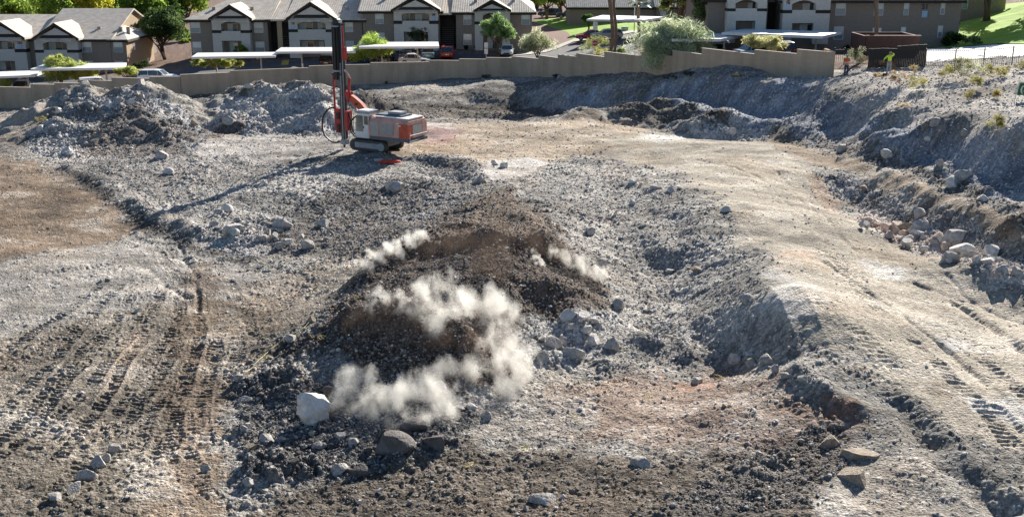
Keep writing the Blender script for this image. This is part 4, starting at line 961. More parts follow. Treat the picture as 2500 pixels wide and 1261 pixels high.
# far left block
YE = 170.0
E = empty('apartment_building', (fx(200, 150, YE), YE, -3), 'apartment block at the far left with a sunlit orange end wall', 'building')
zE = fz(95, YE)
x0, xm_, ze = body(E, 97, 268, 95, -5, YE, 22, 3.8, over=.4)
x0, x1, ze = body(E, 269, 306, 96, -5, YE - .06, 12.9, 1.7, hipr=3.2, over=.45)
MB().box(x1 + .002, x1 + .06, YE - .058, YE + 12.8, -5, zE - .4).build('end_wall', MTAN, E)
for yy_, z0_, z1_ in ((YE + 3, zE - 2.0, zE - .8), (YE + 9, zE - 4.9, zE - 3.7)):
    w_ = MB().box(x1 + .06, x1 + .1, yy_, yy_ + .9, z0_, z1_).build('window', MF, E); MB().box(x1 + .1, x1 + .11, yy_ + .08, yy_ + .82, z0_ + .08, z1_ - .08).build('pane', MG, w_)
body(E, -160, 96.6, 94, -5.5, YE + .6, 20, 2.9, over=.4)
for a in ((200, 224, 101, 128), (204, 228, 149, 176)): window(E, *a, YE)
for a in ((277, 300, 101, 128), (281, 302, 149, 176)): window(E, *a, YE - .065)
porch(E, ((84, 105), (163, 190)), (105, 163), 98, 122, 129, 150, 190, YE, plain=False)
slider(E, 120, 152, 102, 122, YE)
gable(E, 76, 192, 131, 94, 56, YE - 2.0)
porch(E, ((-60, -30), (35, 62)), (-30, 35), 97, 120, 128, 149, 190, YE + .6, plain=False, number=('103', 1))
slider(E, 5, 32, 102, 121, YE + .6); slider(E, 0, 28, 149, 170, YE + .6)
gable(E, -62, 60, -2, 92, 52, YE - 1.6)
fin(E)

# right hand block, nearer
YR = 126.0
Fb = empty('apartment_building', (fx(2050, 120, YR), YR, 5), 'nearest brown apartment block at the right with cream balconies and narrow windows', 'building')
body(Fb, 1730, 1876, -4, 3, YR, 16, 3.6); body(Fb, 1910, 2343, -2, 3, YR, 16, 3.8)
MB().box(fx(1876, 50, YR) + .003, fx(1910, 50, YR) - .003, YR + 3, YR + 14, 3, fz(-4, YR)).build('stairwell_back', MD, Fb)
MB().box(fx(2087, 50, YR), fx(2343, 50, YR) + .02, YR - .02, YR + .3, 3, fz(-1, YR)).build('wall_panel', MW, Fb)
for a in ((2040, 2065, 2, 38), (2035, 2059, 65, 97)): window(Fb, *a, YR)
for a in ((2134, 2157, 3, 39), (2129, 2151, 68, 101), (2206, 2219, 4, 38), (2198, 2211, 66, 101), (2296, 2307, 4, 36), (2289, 2301, 63, 92)): window(Fb, *a, YR - .03)
porch(Fb, ((1777, 1796), (1850, 1873)), (1796, 1850), -4, 21, 28, 51, 105, YR, plain=False)
slider(Fb, 1826, 1846, -2, 22, YR); slider(Fb, 1836, 1845, 54, 80, YR)
porch(Fb, ((1913, 1934), (1993, 2028)), (1934, 1993), -2, 25, 33, 57, 108, YR, plain=False, number=('78', 0))
slider(Fb, 1960, 1992, 0, 26, YR); slider(Fb, 1952, 1988, 59, 85, YR)
z_ = fz(20, YR); xq = fx(2258, 20, YR); text(Fb, '51', xq, YR - .06, z_ - .1, .75, MNUM); MB().box(xq - .3, xq + .3, YR - .1, YR - .04, z_ - 1.0, z_ - .3).build('address_plate', MPL, Fb)
fin(Fb)
# brown building behind right corner and long garage behind the lawn
YG = 190.0
Gb = empty('apartment_building', (fx(2380, 30, 150), 150, 7), 'light tan building corner beyond the dark lawn at the top right', 'building')
body(Gb, 2338, 2460, -30, 5, 150, 14, 3, m_=mat('stucco_light', (.30, .25, .19), .95)); window(Gb, 2349, 2364, -14, 23, 150); fin(Gb)
Lb = empty('garage_building', (fx(1520, 40, YG), YG, 4), 'long low garage building with grey tiled roof behind the green lawn', 'building')
body(Lb, 1390, 1606, 17, 2, YG, 12, 2.6, over=.5); body(Lb, 1606, 1770, 16, 2, YG - 2, 14, 3.2, over=.5)
MB().box(fx(1608, 30, YG), fx(1622, 30, YG), YG - 2.5, YG - 2.003, 2, fz(18, YG)).build('pilaster', MC, Lb)
MB().box(fx(1660, 30, YG), fx(1676, 30, YG), YG - 2.5, YG - 2.003, 2, fz(18, YG)).build('pilaster', MC, Lb)
fin(Lb)

# ---------------- carports ----------------
MCP = mat('carport_white', (.80, .80, .78), .45, noise=.04, scale=.6); MPO = mat('post_grey', (.5, .49, .46), .6)
def carport(corners, z, posts, label, ppy):
    c = [P(a, b_, z) for a, b_ in corners]
    r_ = empty('carport', (sum(q[0] for q in c) / 4, sum(q[1] for q in c) / 4, gz(c[0][0], c[0][1])), label, 'carport', 'white carports along the car park')
    MB().slab(c, .28).build('carport_roof', MCP, r_)
    for px in posts:
        t = (px - corners[0][0]) / (corners[1][0] - corners[0][0] + 1e-6); a = np.array(c[0]) + (np.array(c[1]) - c[0]) * t; b_ = np.array(c[3]) + (np.array(c[2]) - c[3]) * t; m_ = (a + b_) / 2
        MB().box(m_[0] - .09, m_[0] + .09, m_[1] - .09, m_[1] + .09, gz(m_[0], m_[1]) - .2, z - .28).box(m_[0] - .07, m_[0] + .07, a[1] + .3, b_[1] - .3, z - .48, z - .285).build('post', MPO, r_)
    fin(r_)
carport([(-140, 192), (84, 183), (118, 171), (-100, 178)], .1, (-80, 47), 'white carport roof at the far left edge of the car park', 0)
carport([(74, 168), (302, 165), (309, 153), (110, 156)], 1.2, (120, 250), 'white carport second from the left behind the yellow green trees', 0)
carport([(467, 139), (672, 136), (678, 127), (482, 129)], 2.5, (520, 632), 'white carport left of the drill mast', 0)
carport([(672, 126), (868, 125), (872, 115), (686, 116)], 2.9, (730, 840), 'white carport crossed by the drill mast', 0)
carport([(876, 114), (1072, 113), (1070, 102), (880, 103)], 3.6, (930, 1019), 'white carport right of the drill mast over dark cars', 0)
carport([(1640, 95), (1760, 95), (1815, 84), (1700, 80)], 7.1, (1670, 1740), 'white carport half hidden behind the big feathery tree', 0)
carport([(1762, 79), (2008, 88), (2055, 78), (1820, 70)], 7.5, (1830, 1970), 'largest white carport in front of the right apartment block', 0)
carport([(1432, 47), (1570, 49), (1622, 41), (1470, 37)], 6.0, (1480, 1548), 'distant white carport behind the palm trunks', 0)
# ---------------- drill rig ----------------
RO = mat('rig_orange', (.52, .10, .05), .7, noise=.2); RR = mat('rig_faded_red', (.60, .35, .29), .8, noise=.18, scale=2); RWt = mat('rig_white', (.74, .74, .72), .55, noise=.1)
RG = mat('rig_grey', (.32, .34, .36), .6, noise=.15); RB = mat('rig_black', (.018, .018, .02), .5, noise=.3); RL = mat('louver_grey', (.42, .40, .38), .7, noise=.1); RT = mat('track_steel', (.07, .065, .06), .75, noise=.35, scale=6)
RRed = mat('rig_red', (.42, .03, .025), .5, noise=.15); RGL = mat('cab_glass', (.16, .17, .15), .1, noise=.5, scale=2, spec=.8); RDG = mat('rig_dark_blue', (.12, .14, .17), .55)
gx_, gy_, gz_ = G(921, 366)
RIGZ = gz(gx_, gy_) + .05
rig = empty('drill_rig', (0, 0, 0), 'orange and white crawler drill rig with a tall black mast on the bench', 'drill rig')
def rb(name, m_, boxes, par=None, bev=0):
    b_ = MB()
    for q in boxes: b_.box(*q)
    return b_.build(name, m_, par or rig, bev=bev)
# tracks: x forward, y left, z up
for y0, y1 in ((.80, 1.20), (-1.20, -.80)):
    n_ = 36; L = 1.28; r_ = .40; pts = []
    for i in range(n_):
        t = i / n_ * 2 * math.pi; pts.append((math.copysign(L, math.cos(t)) * (1 if abs(math.cos(t)) > 1e-3 else 0) + r_ * math.cos(t), .44 + r_ * math.sin(t)))
    tr = MB(); tr.prism(pts, y0, y1)
    per = []                                   # grousers
    for k in range(44):
        s_ = k / 44 * (4 * L + 2 * math.pi * r_)
        if s_ < 2 * L: p = (-L + s_, .84); a = 0
        elif s_ < 2 * L + math.pi * r_: q = (s_ - 2 * L) / r_; p = (L + r_ * math.sin(q), .44 + r_ * math.cos(q)); a = -q
        elif s_ < 4 * L + math.pi * r_: p = (L - (s_ - 2 * L - math.pi * r_), .04); a = math.pi
        else: q = (s_ - 4 * L - math.pi * r_) / r_; p = (-L - r_ * math.sin(q), .44 - r_ * math.cos(q)); a = math.pi - q
        dx, dz_ = math.cos(a) * .025, math.sin(a) * .025; nx, nz_ = -math.sin(a) * .045, math.cos(a) * .045
        tr.prism([(p[0] - dx, p[1] - dz_), (p[0] + dx, p[1] + dz_), (p[0] + dx + nx, p[1] + dz_ + nz_), (p[0] - dx + nx, p[1] - dz_ + nz_)], y0 - .02, y1 + .02)
    t_ = tr.build('track', RT, rig)
    ys = y1 + .001 if y1 > 0 else y0 - .06
    rb('track_frame', RG, [(-1.15, 1.15, ys, ys + .06, .26, .66), (-1.0, .9, ys + .06, ys + .09, .56, .62)], t_)
    w_ = MB()
    w_.tube([(-1.28, ys + .0, .44), (-1.28, ys + .09, .44)], .30, 18); w_.build('sprocket', RG, t_)
    w_ = MB(); w_.tube([(1.28, ys + .0, .44), (1.28, ys + .05, .44)], .26, 18); w_.build('idler', RT, t_)
rb('chassis', RDG, [(-1.6, 1.4, -.78, .78, .45, 1.02), (-2.9, -.2, -1.05, 1.05, .98, 1.24)])
# engine house
eh = MB(); eh.loft([[(x, -1.22, 1.25), (x, 1.22, 1.25), (x, 1.25, 2.4 + d), (x, 1.08, 2.66 + d), (x, -1.08, 2.66 + d), (x, -1.25, 2.4 + d)] for x, d in ((-3.75, -.12), (-3.6, .0), (-2.0, .02), (-.35, -.06), (-.25, -.2))])
house = eh.build('engine_house', RR, rig)
rb('house_top', RWt, [(-3.7, -2.9, -1.02, 1.02, 2.665, 2.74), (-2.9, -.4, .72, 1.05, 2.685, 2.76), (-2.9, -.4, -1.05, -.72, 2.685, 2.76)], house)
rb('cooler_top', RDG, [(-2.85, -.5, -.7, .7, 2.66, 2.86)], house, bev=.03)
rb('air_intake', RG, [(-2.6, -1.4, -.45, .45, 2.865, 3.06)], house, bev=.05)
rb('side_louver', RL, [(-2.5, -1.35, 1.252, 1.285, 1.45, 2.3)], house); rb('side_panel', RL, [(-1.15, -.4, 1.252, 1.275, 1.3, 2.35)], house)
lv = MB()
for k in range(9): lv.box(-2.47, -1.38, 1.286, 1.30, 1.5 + k * .085, 1.53 + k * .085)
lv.build('louver_slats', RG, house)
rb('rear_corner', RO, [(-3.74, -3.02, 1.25, 1.292, 1.28, 2.34)], house); rb('rear_corner', RR, [(-3.80, -3.753, -1.22, -.66, 1.28, 2.4)], house); rb('rear_corner', RO, [(-3.80, -3.753, .66, 1.22, 1.28, 2.25)], house)
rb('rear_grille', RL, [(-3.80, -3.752, -.6, .6, 1.42, 2.22)], house); rb('rear_light', mat('lamp_white', (.8, .8, .78), .3), [(-3.2, -3.0, 1.293, 1.32, 2.16, 2.26), (-2.95, -2.8, 1.256, 1.29, 2.32, 2.4)], house)
rb('skirt', RDG, [(-3.78, -1.2, 1.0, 1.262, 1.02, 1.24), (-3.86, -3.5, -1.2, 1.2, .98, 1.2)])
rb('tail_light', mat('lamp_white', (.8, .8, .78), .3), [(-3.9, -3.861, .15 + k * .17, .26 + k * .17, 1.05, 1.13) for k in range(6)]); rb('rear_plate', RB, [(-3.9, -3.861, -.75, -.3, 1.02, 1.14)])
hr = MB()
for ya in (-1.22, 1.22): hr.tube([(-3.95, ya, 1.2), (-3.98, ya, 1.75)], .018, 6)
hr.tube([(-3.97, -1.22, 1.55), (-3.97, 1.22, 1.55)], .018, 6); hr.build('rear_rail', RWt, rig)
# cab (left front)
cb = MB(); cb.loft([[(-.15, .1, z), (1.15 - d, .1, z), (1.22 - d, .4, z), (1.22 - d, 1.0, z), (1.12 - d, 1.22, z), (-.15, 1.22, z)] for z, d in ((1.02, .1), (1.35, 0), (2.1, .05), (2.86, .28))])
cab = cb.build('cab', RWt, rig)
ro = MB(); ro.loft([[(-.25, .02, z), (1.1 + d, .02, z), (1.15 + d, .5, z), (1.05 + d, 1.25, z), (-.25, 1.28, z)] for z, d in ((2.862, 0), (3.0, .02), (3.06, -.05))]); ro.build('cab_roof', RG, cab)
rb('roof_panel', RWt, [(-.1, .85, .2, 1.1, 3.062, 3.1)], cab)
rb('window', RGL, [(.35, .98, 1.222, 1.245, 1.5, 2.7)], cab); rb('window', RGL, [(-.12, .22, 1.222, 1.245, 2.05, 2.7)], cab)
rb('windscreen', RGL, [(1.0, 1.035, .25, 1.05, 1.5, 2.7)], cab); rb('rear_window', RGL, [(-.175, -.152, .25, 1.1, 2.05, 2.7)], cab); rb('door_handle', RB, [(.26, .31, 1.222, 1.26, 1.75, 1.9)], cab)
rb('grab_rail', RB, [(1.24, 1.27, 1.18, 1.21, 1.1, 2.8), (1.24, 1.27, .1, .13, 1.1, 2.8)], cab)
# mast
MX0, MY0 = 3.05, .05
mast = rb('mast', RB, [(MX0 - .16, MX0 + .16, MY0 - .20, MY0 + .20, .25, 9.35)])
rb('mast_rail', RG, [(MX0 - .19, MX0 - .161, MY0 + .1, MY0 + .19, .6, 9.2), (MX0 + .161, MX0 + .19, MY0 + .1, MY0 + .19, .6, 9.2), (MX0 - .05, MX0 + .05, MY0 + .201, MY0 + .225, .5, 6.4)], mast)
rb('feed_beam', RB, [(MX0 + .36, MX0 + .56, MY0 - .1, MY0 + .12, 5.7, 9.6)], mast)
hd = MB()
for k in range(7):
    a = k / 7 * 6.28; hd.tube([(MX0 + .32 + .22 * math.cos(a), MY0 + .25 + .22 * math.sin(a), 5.9), (MX0 + .32 + .22 * math.cos(a), MY0 + .25 + .22 * math.sin(a), 9.1)], .075, 6)
hd.build('rod_carousel', RB, mast); rb('carousel_plate', RG, [(MX0 + .02, MX0 + .55, MY0 + .0, MY0 + .5, 5.75, 5.86), (MX0 + .02, MX0 + .55, MY0 + .0, MY0 + .5, 9.1, 9.2)], mast)
cr_ = MB(); cr_.tube([(MX0 + .3, MY0 - .16, 9.5), (MX0 + .3, MY0 + .22, 9.5)], .26, 14); cr_.build('crown_wheel', RB, mast)
rb('crown_lamp', mat('lamp_white', (.8, .8, .78), .3), [(MX0 - .1, MX0 + .15, MY0 - .1, MY0 + .15, 9.4, 9.62)], mast)
rb('mast_box', RRed, [(MX0 - .42, MX0 - .2, MY0 - .15, MY0 + .2, 6.6, 7.6)], mast)
tb = MB(); tb.tube([(MX0 - .32, MY0 + .1, 7.6), (MX0 - .28, MY0 + .1, 9.2)], .05, 6); tb.build('feed_cylinder', RRed, mast)
tb = MB(); tb.tube([(MX0 + .75, MY0 + .1, 1.2), (MX0 + .78, MY0 + .1, 3.4), (MX0 + .82, MY0 + .1, 5.6)], .085, 10); tb.build('suction_pipe', RRed, mast)
rb('drill_head', RB, [(MX0 + .2, MX0 + .62, MY0 - .2, MY0 + .35, 5.1, 5.7), (MX0 - .05, MX0 + .85, MY0 + .1, MY0 + .3, 5.45, 5.6)], mast, bev=.04)
rb('cradle', RRed, [(MX0 - .60, MX0 - .22, MY0 - .3, MY0 + .28, 1.25, 2.75)], mast, bev=.04); rb('clamp_frame', RRed, [(MX0 + .2, MX0 + .68, MY0 - .2, MY0 + .25, 1.0, 2.9)], mast, bev=.03)
rb('clamp_block', RB, [(MX0 + .24, MX0 + .5, MY0 + .26, MY0 + .34, 1.1, 1.7), (MX0 + .24, MX0 + .5, MY0 + .26, MY0 + .34, 2.1, 2.6)], mast); rb('guide_foot', RG, [(MX0 - .24, MX0 + .24, MY0 - .28, MY0 + .28, .12, .55)], mast, bev=.04)
tb = MB(); tb.tube([(MX0, MY0 + .1, -.1), (MX0, MY0 + .1, .5)], .09, 10); tb.build('drill_rod', RB, mast)
tb = MB(); tb.tube([(MX0 - .5, MY0 + .05, 3.4), (MX0 - .72, MY0 + .05, 5.3)], .11, 10); tb.build('tilt_cylinder', RRed, mast); tb = MB(); tb.tube([(MX0 - .2, MY0, 5.85), (MX0 - .5, MY0, 5.6), (MX0 - .78, MY0 + .05, 5.2)], .07, 8); tb.build('tilt_link', RR, mast)
# boom
bo = MB(); bo.loft([[(x, y, z + .28 * k), (x, y + .42, z + .28 * k), (x + .12, y + .42, z - .24 * k), (x + .12, y, z - .24 * k)] for x, y, z, k in ((1.05, -.5, 2.75, .7), (1.5, -.45, 3.1, 1.2), (2.05, -.35, 3.55, 1.1), (2.5, -.25, 3.95, .6))])
boom = bo.build('boom', RO, rig, bev=.03); rb('boom_eye', RB, [(1.72, 1.95, .0, .085, 3.25, 3.4)], boom); rb('boom_joint', RRed, [(2.3, 2.85, -.3, .2, 3.75, 4.25)], boom, bev=.06)
tb = MB(); tb.tube([(1.2, -.6, 1.6), (1.9, -.5, 2.4), (2.5, -.3, 3.3)], .09, 8); tb.build('lift_cylinder', RG, boom)
ho = MB(); cvs = [[(MX0 + .6, MY0 + .1, 2.8), (MX0 + 1.1, MY0 + .3, 2.9), (MX0 + 1.6, MY0 + .5, 2.3), (MX0 + 1.75, MY0 + .55, 1.5), (MX0 + 1.6, MY0 + .5, .8), (MX0 + 1.0, MY0 + .3, .25), (MX0 + .3, MY0 + .2, .3)],
                  [(1.3, .0, 2.6), (1.9, .3, 2.3), (2.3, .35, 1.6), (1.9, .3, .9), (1.3, .2, 1.0)], [(MX0 - .6, .2, 2.6), (MX0 - .9, .3, 1.8), (MX0 - 1.1, .35, 1.2), (MX0 - 1.6, .3, .95)]]
for c_ in cvs:
    fp = []
    for i in range(len(c_) - 1):
        p0, p1, p2, p3 = [Vector(c_[max(0, min(len(c_) - 1, i + j))]) for j in (-1, 0, 1, 2)]
        for t in (0, .2, .4, .6, .8): fp.append(.5 * ((2 * p1) + (-p0 + p2) * t + (2 * p0 - 5 * p1 + 4 * p2 - p3) * t * t + (-p0 + 3 * p1 - 3 * p2 + p3) * t ** 3))
    fp.append(Vector(c_[-1])); h_ = MB(); h_.tube(fp, .065, 8); h_.build('hose', RB, rig)
for dy, xo in ((-.1, .2), (.02, .26), (.1, .31)):
    h_ = MB(); h_.tube([(MX0 + xo, MY0 + .22 + dy * .3, 5.3 + i * .45) if i % 2 else (MX0 + xo + .04, MY0 + .27, 5.3 + i * .45) for i in range(9)], .03, 6); h_.build('hose', RB, mast)
rig.rotation_euler = (0, 0, R(150)); rig.location = (gx_, gy_, RIGZ)

# ---------------- cars ----------------
def paintm(name, c): return mat('paint_' + name, c, .25, noise=.03, spec=.6)
TYRE = mat('tyre', (.02, .02, .02), .9); RIM = mat('rim', (.35, .35, .36), .35, metal=.6); GL = mat('car_glass', (.015, .025, .035), .06, noise=.2, spec=.9); HL = mat('headlamp', (.75, .76, .78), .2); TL = mat('tail_lamp', (.35, .01, .01), .3); BUMP = mat('bumper_black', (.03, .03, .032), .6)
def car(style, pm, label, px, py, yaw, name=None, cat='car', L=4.6, W=1.82, Hh=1.5, z=None):
    x, y, zz = G(px, py, beyond=True)
    r_ = empty(name or ('parked_' + cat.replace(' ', '_')), (x, y, (gz(x, y) + .06) if z is None else z), label, cat, 'cars parked beyond the block wall', rz=R(yaw))
    hw = W / 2; h = L / 2
    prof = {'suv': [(-h, .55, .95, .86), (-h + .12, .32, 1.02, .96), (-h + .9, .25, 1.05, 1), (0, .25, 1.0, 1), (h - 1.25, .25, .98, 1), (h - .5, .27, .93, .96), (h - .1, .35, .8, .88), (h, .45, .66, .74)],
            'sedan': [(-h, .5, .82, .84), (-h + .15, .3, .95, .94), (-h + .9, .22, .96, 1), (0, .22, .92, 1), (h - 1.4, .22, .9, 1), (h - .5, .25, .78, .95), (h - .1, .32, .65, .86), (h, .4, .56, .72)]}
    pr = prof['sedan' if style == 'sedan' else 'suv']
    def ring(x_, zb, zt, k, w=hw):
        w = w * k; m_ = (zb + zt) / 2
        return [(x_, -w * .88, zb), (x_, -w, zb + .12), (x_, -w, m_ + .05), (x_, -w * .95, zt - .04), (x_, -w * .8, zt), (x_, w * .8, zt), (x_, w * .95, zt - .04), (x_, w, m_ + .05), (x_, w, zb + .12), (x_, w * .88, zb)]
    b_ = MB(); b_.loft([ring(*q) for q in pr]); bodyo = b_.build('body', pm, r_, smooth=False, bev=.0)
    bz = .93 if style != 'sedan' else .86
    if style == 'sedan': gh = [(-h + .55, bz, .8), (-h + 1.25, Hh - .06, .66), (-.1, Hh, .68), (.25, Hh - .05, .66), (1.05, bz, .78)]
    elif style == 'pickup': gh = [(-.55, bz, .84), (-.4, Hh - .05, .72), (.3, Hh, .72), (.65, Hh - .04, .7), (1.2, bz, .8)]
    elif style == 'hatch': gh = [(-h + .1, bz, .82), (-h + .5, Hh - .08, .68), (-.3, Hh, .70), (.2, Hh - .04, .68), (1.15, bz - .04, .78)]
    else: gh = [(-h + .08, bz, .86), (-h + .35, Hh - .07, .74), (-.3, Hh, .76), (.35, Hh - .05, .74), (1.1, bz, .82)]
    ws = hw / .91
    def sect(i):
        x_, z_, k = gh[i]; return x_, z_, k * ws
    g_ = MB(); idx_ = [(gh[0], gh[1]), (gh[4], gh[3])]
    # greenhouse: glass loft between belt line and roof edge
    belt = [(gh[0][0], -gh[0][2] * ws), (gh[4][0], -gh[4][2] * ws), (gh[4][0], gh[4][2] * ws), (gh[0][0], gh[0][2] * ws)]
    roof = [(gh[1][0], -gh[1][2] * ws), (gh[3][0], -gh[3][2] * ws), (gh[3][0], gh[3][2] * ws), (gh[1][0], gh[1][2] * ws)]
    zr = Hh - .06
    g_.add([(x_, y_, bz - .02) for x_, y_ in belt] + [(x_, y_, zr) for x_, y_ in roof], [(0, 1, 5, 4), (1, 2, 6, 5), (2, 3, 7, 6), (3, 0, 4, 7), (4, 5, 6, 7), (3, 2, 1, 0)])
    g_.build('window_glass', GL, r_)
    t_ = MB(); n_ = 5; rings = []
    for x_, z_, k in ((gh[1][0] - .03, zr + .005, .97), (gh[1][0] + .25, Hh - .01, 1), (gh[2][0], Hh + .02, 1), (gh[3][0] + .02, zr + .005, .97)):
        w = gh[2][2] * ws * k + .02; rings.append([(x_, -w, zr - .03), (x_, -w * .96, z_ - .015), (x_, -w * .7, z_ + .01), (x_, w * .7, z_ + .01), (x_, w * .96, z_ - .015), (x_, w, zr - .03)])
    t_.loft(rings); t_.build('roof', pm, r_)
    pl = MB()
    for sgn in (-1, 1):
        for (bx, tx) in ((gh[0][0], gh[1][0]), (gh[4][0], gh[3][0]), (.1 * h, .05 * h), (-.45 * h, -.42 * h)):
            f_ = (bx - belt[0][0]) / (belt[1][0] - belt[0][0] + 1e-6); wb = (gh[0][2] + (gh[4][2] - gh[0][2]) * f_) * ws + .012; wt = gh[2][2] * ws + .012
            pl.tube([(bx, sgn * wb, bz - .02), (tx, sgn * (wt - .02), zr)], .035, 4)
    pl.build('pillars', pm, r_)
    if style == 'pickup': MB().box(-h + .1, -.65, -hw * .82, hw * .82, 1.05, 1.056).build('cargo_bed', BUMP, r_)
    for sx_ in (-1, 1):
        for sy_ in (-1, 1):
            wx, wy = sx_ * (h - .88), sy_ * (hw - .1); w_ = MB(); w_.tube([(wx, wy - .11 * sy_, .33), (wx, wy + .11 * sy_, .33)], .335, 20); wo = w_.build('wheel', TYRE, r_)
            w_ = MB(); w_.tube([(wx, wy + .112 * sy_, .33), (wx, wy + .13 * sy_, .33)], .2, 12); w_.build('rim', RIM, wo)
    zl = .68 if style != 'sedan' else .6
    for sy_ in (-1, 1):
        MB().box(h - .1, h - .01 + .03, sy_ * hw * .62 - .17, sy_ * hw * .62 + .17, zl - .05, zl + .1).build('headlight', HL, r_)
        MB().box(-h - .02, -h + .1, sy_ * hw * .72 - .1, sy_ * hw * .72 + .1, .72, .95).build('tail_light', TL, r_)
        MB().box(.75, .95, sy_ * (hw + .1) - .09, sy_ * (hw + .1) + .09, bz + .03, bz + .17).build('mirror', pm, r_)
    MB().box(h - .02, h + .03, -hw * .5, hw * .5, .38, .58).build('grille', BUMP, r_); MB().box(-h - .03, -h + .02, -.26, .26, .62, .75).build('licence_plate', HL, r_)
    return r_
white = paintm('white', (.75, .76, .77)); dark = paintm('black', (.02, .02, .022)); redp = paintm('red', (.33, .02, .02)); grey = paintm('grey', (.14, .16, .18)); blue = paintm('blue', (.05, .12, .25)); silver = paintm('silver', (.4, .44, .48))
car('suv', white, 'white car side on in the lane behind the wall left of the heaps', 388, 202, 0, L=4.9, Hh=1.62)
car('suv', white, 'white pickup roof just above the wall behind the left heap', 243, 226, 25, cat='pickup truck', L=5.0, Hh=1.85)
car('sedan', grey, 'grey saloon car under the far left carport showing its rear plate', 58, 224, 97)
car('suv', paintm('teal', (.12, .3, .33)), 'teal car at the left frame edge behind the yellow green tree', 8, 230, 92)
car('suv', dark, 'black car with a rear plate left of the drill mast', 801, 163, 92, Hh=1.7)
car('suv', blue, 'dark blue car just right of the drill mast', 868, 165, 60, Hh=1.9)
car('suv', dark, 'black off-road car with spare wheel beneath the mast side tree', 944, 157, 90, Hh=1.8)
car('suv', dark, 'black car under the carport left of the teal pickup', 993, 149, 90)
car('sedan', white, 'white car roof peeping over the wall below the carport end', 1011, 158, 5, L=4.3, Hh=1.45)
car('pickup', paintm('teal', (.05, .12, .14)), 'teal and white pickup truck left of the red one', 1046, 145, 92, cat='pickup truck', L=5.2, Hh=1.8)
car('suv', redp, 'red car with white roof at the end of the carport', 1093, 143, 91, Hh=1.75)
car('hatch', white, 'small white hatchback nose on beside the round tree', 1238, 137, -92, L=4.1, W=1.75, Hh=1.5)
car('sedan', redp, 'red saloon parked beside the green lawn', 1441, 99, 178, L=4.5)
car('suv', silver, 'grey blue car behind the red saloon by the lawn', 1481, 97, 182)
car('suv', white, 'white and blue car behind the wall under the large feathery tree', 1738, 140, 95, Hh=1.6)
car('sedan', paintm('pale_blue', (.35, .5, .6)), 'pale blue car roof above the right part of the wall', 1846, 145, 15)
car('suv', dark, 'black car under the largest carport', 1905, 140, 95, Hh=1.6)
car('suv', dark, 'black car in the shade beyond the green lawn', 1343, 42, 175, Hh=1.6)
car('suv', dark, 'black car partly behind a trunk beyond the lawn', 1390, 45, 175, Hh=1.7)
# ---------------- vegetation ----------------
def leafmat(name, c, tr=.35):
    m_, n_, l_, b_ = newmat(name)
    at_ = n_.new('ShaderNodeVertexColor'); at_.layer_name = 'Col'
    l_.new(at_.outputs[0], b_.inputs['Base Color']); b_.inputs['Roughness'].default_value = .75; b_.inputs['Specular IOR Level'].default_value = .15
    tl = n_.new('ShaderNodeBsdfTranslucent'); l_.new(at_.outputs[0], tl.inputs[0]); mx_ = n_.new('ShaderNodeMixShader'); mx_.inputs[0].default_value = tr
    l_.new(b_.outputs[0], mx_.inputs[1]); l_.new(tl.outputs[0], mx_.inputs[2]); l_.new(mx_.outputs[0], n_['Material Output'].inputs[0])
    return m_
LEAF = leafmat('foliage', None, .58); BARK = mat('bark', (.11, .08, .06), .9, noise=.3, scale=4); PBARK = mat('palm_bark', (.20, .145, .10), .95, noise=.35, scale=6, bump=.8, bscale=12)
r7 = np.random.default_rng(77)
def leaves(cen, n, size, c0, c1, r, strand=0.0):
    """n leaf faces spread round clump centres cen (k,4: x,y,z,radius)"""
    k = r.integers(0, len(cen), n); d = r.normal(size=(n, 3)); d /= np.linalg.norm(d, axis=1)[:, None]; rad = r.uniform(0, 1, n) ** .5
    p = cen[k, :3] + d * (rad * cen[k, 3])[:, None] * np.array([1, 1, .75])
    a = r.normal(size=(n, 3)); a /= np.linalg.norm(a, axis=1)[:, None]; b_ = np.cross(a, r.normal(size=(n, 3))); b_ /= np.linalg.norm(b_, axis=1)[:, None]
    if strand: a = a * np.array([1, 1, .5]) ; a[:, 2] -= strand * .4; a /= np.linalg.norm(a, axis=1)[:, None]
    s = size * r.uniform(.6, 1.4, n)[:, None]; la, lb = s * (1 + strand), s * (.55 if not strand else .28)
    v = np.stack([p - a * la, p + b_ * lb, p + a * la, p - b_ * lb], 1).reshape(-1, 3); f = np.arange(4 * n).reshape(n, 4)
    t = np.clip(.5 + .35 * r.normal(size=len(cen))[k] + .25 * r.normal(size=n), 0, 1)[:, None]
    c = np.array(c0)[None] * (1 - t) + np.array(c1)[None] * t
    return v, f, np.repeat(c, 4, 0)
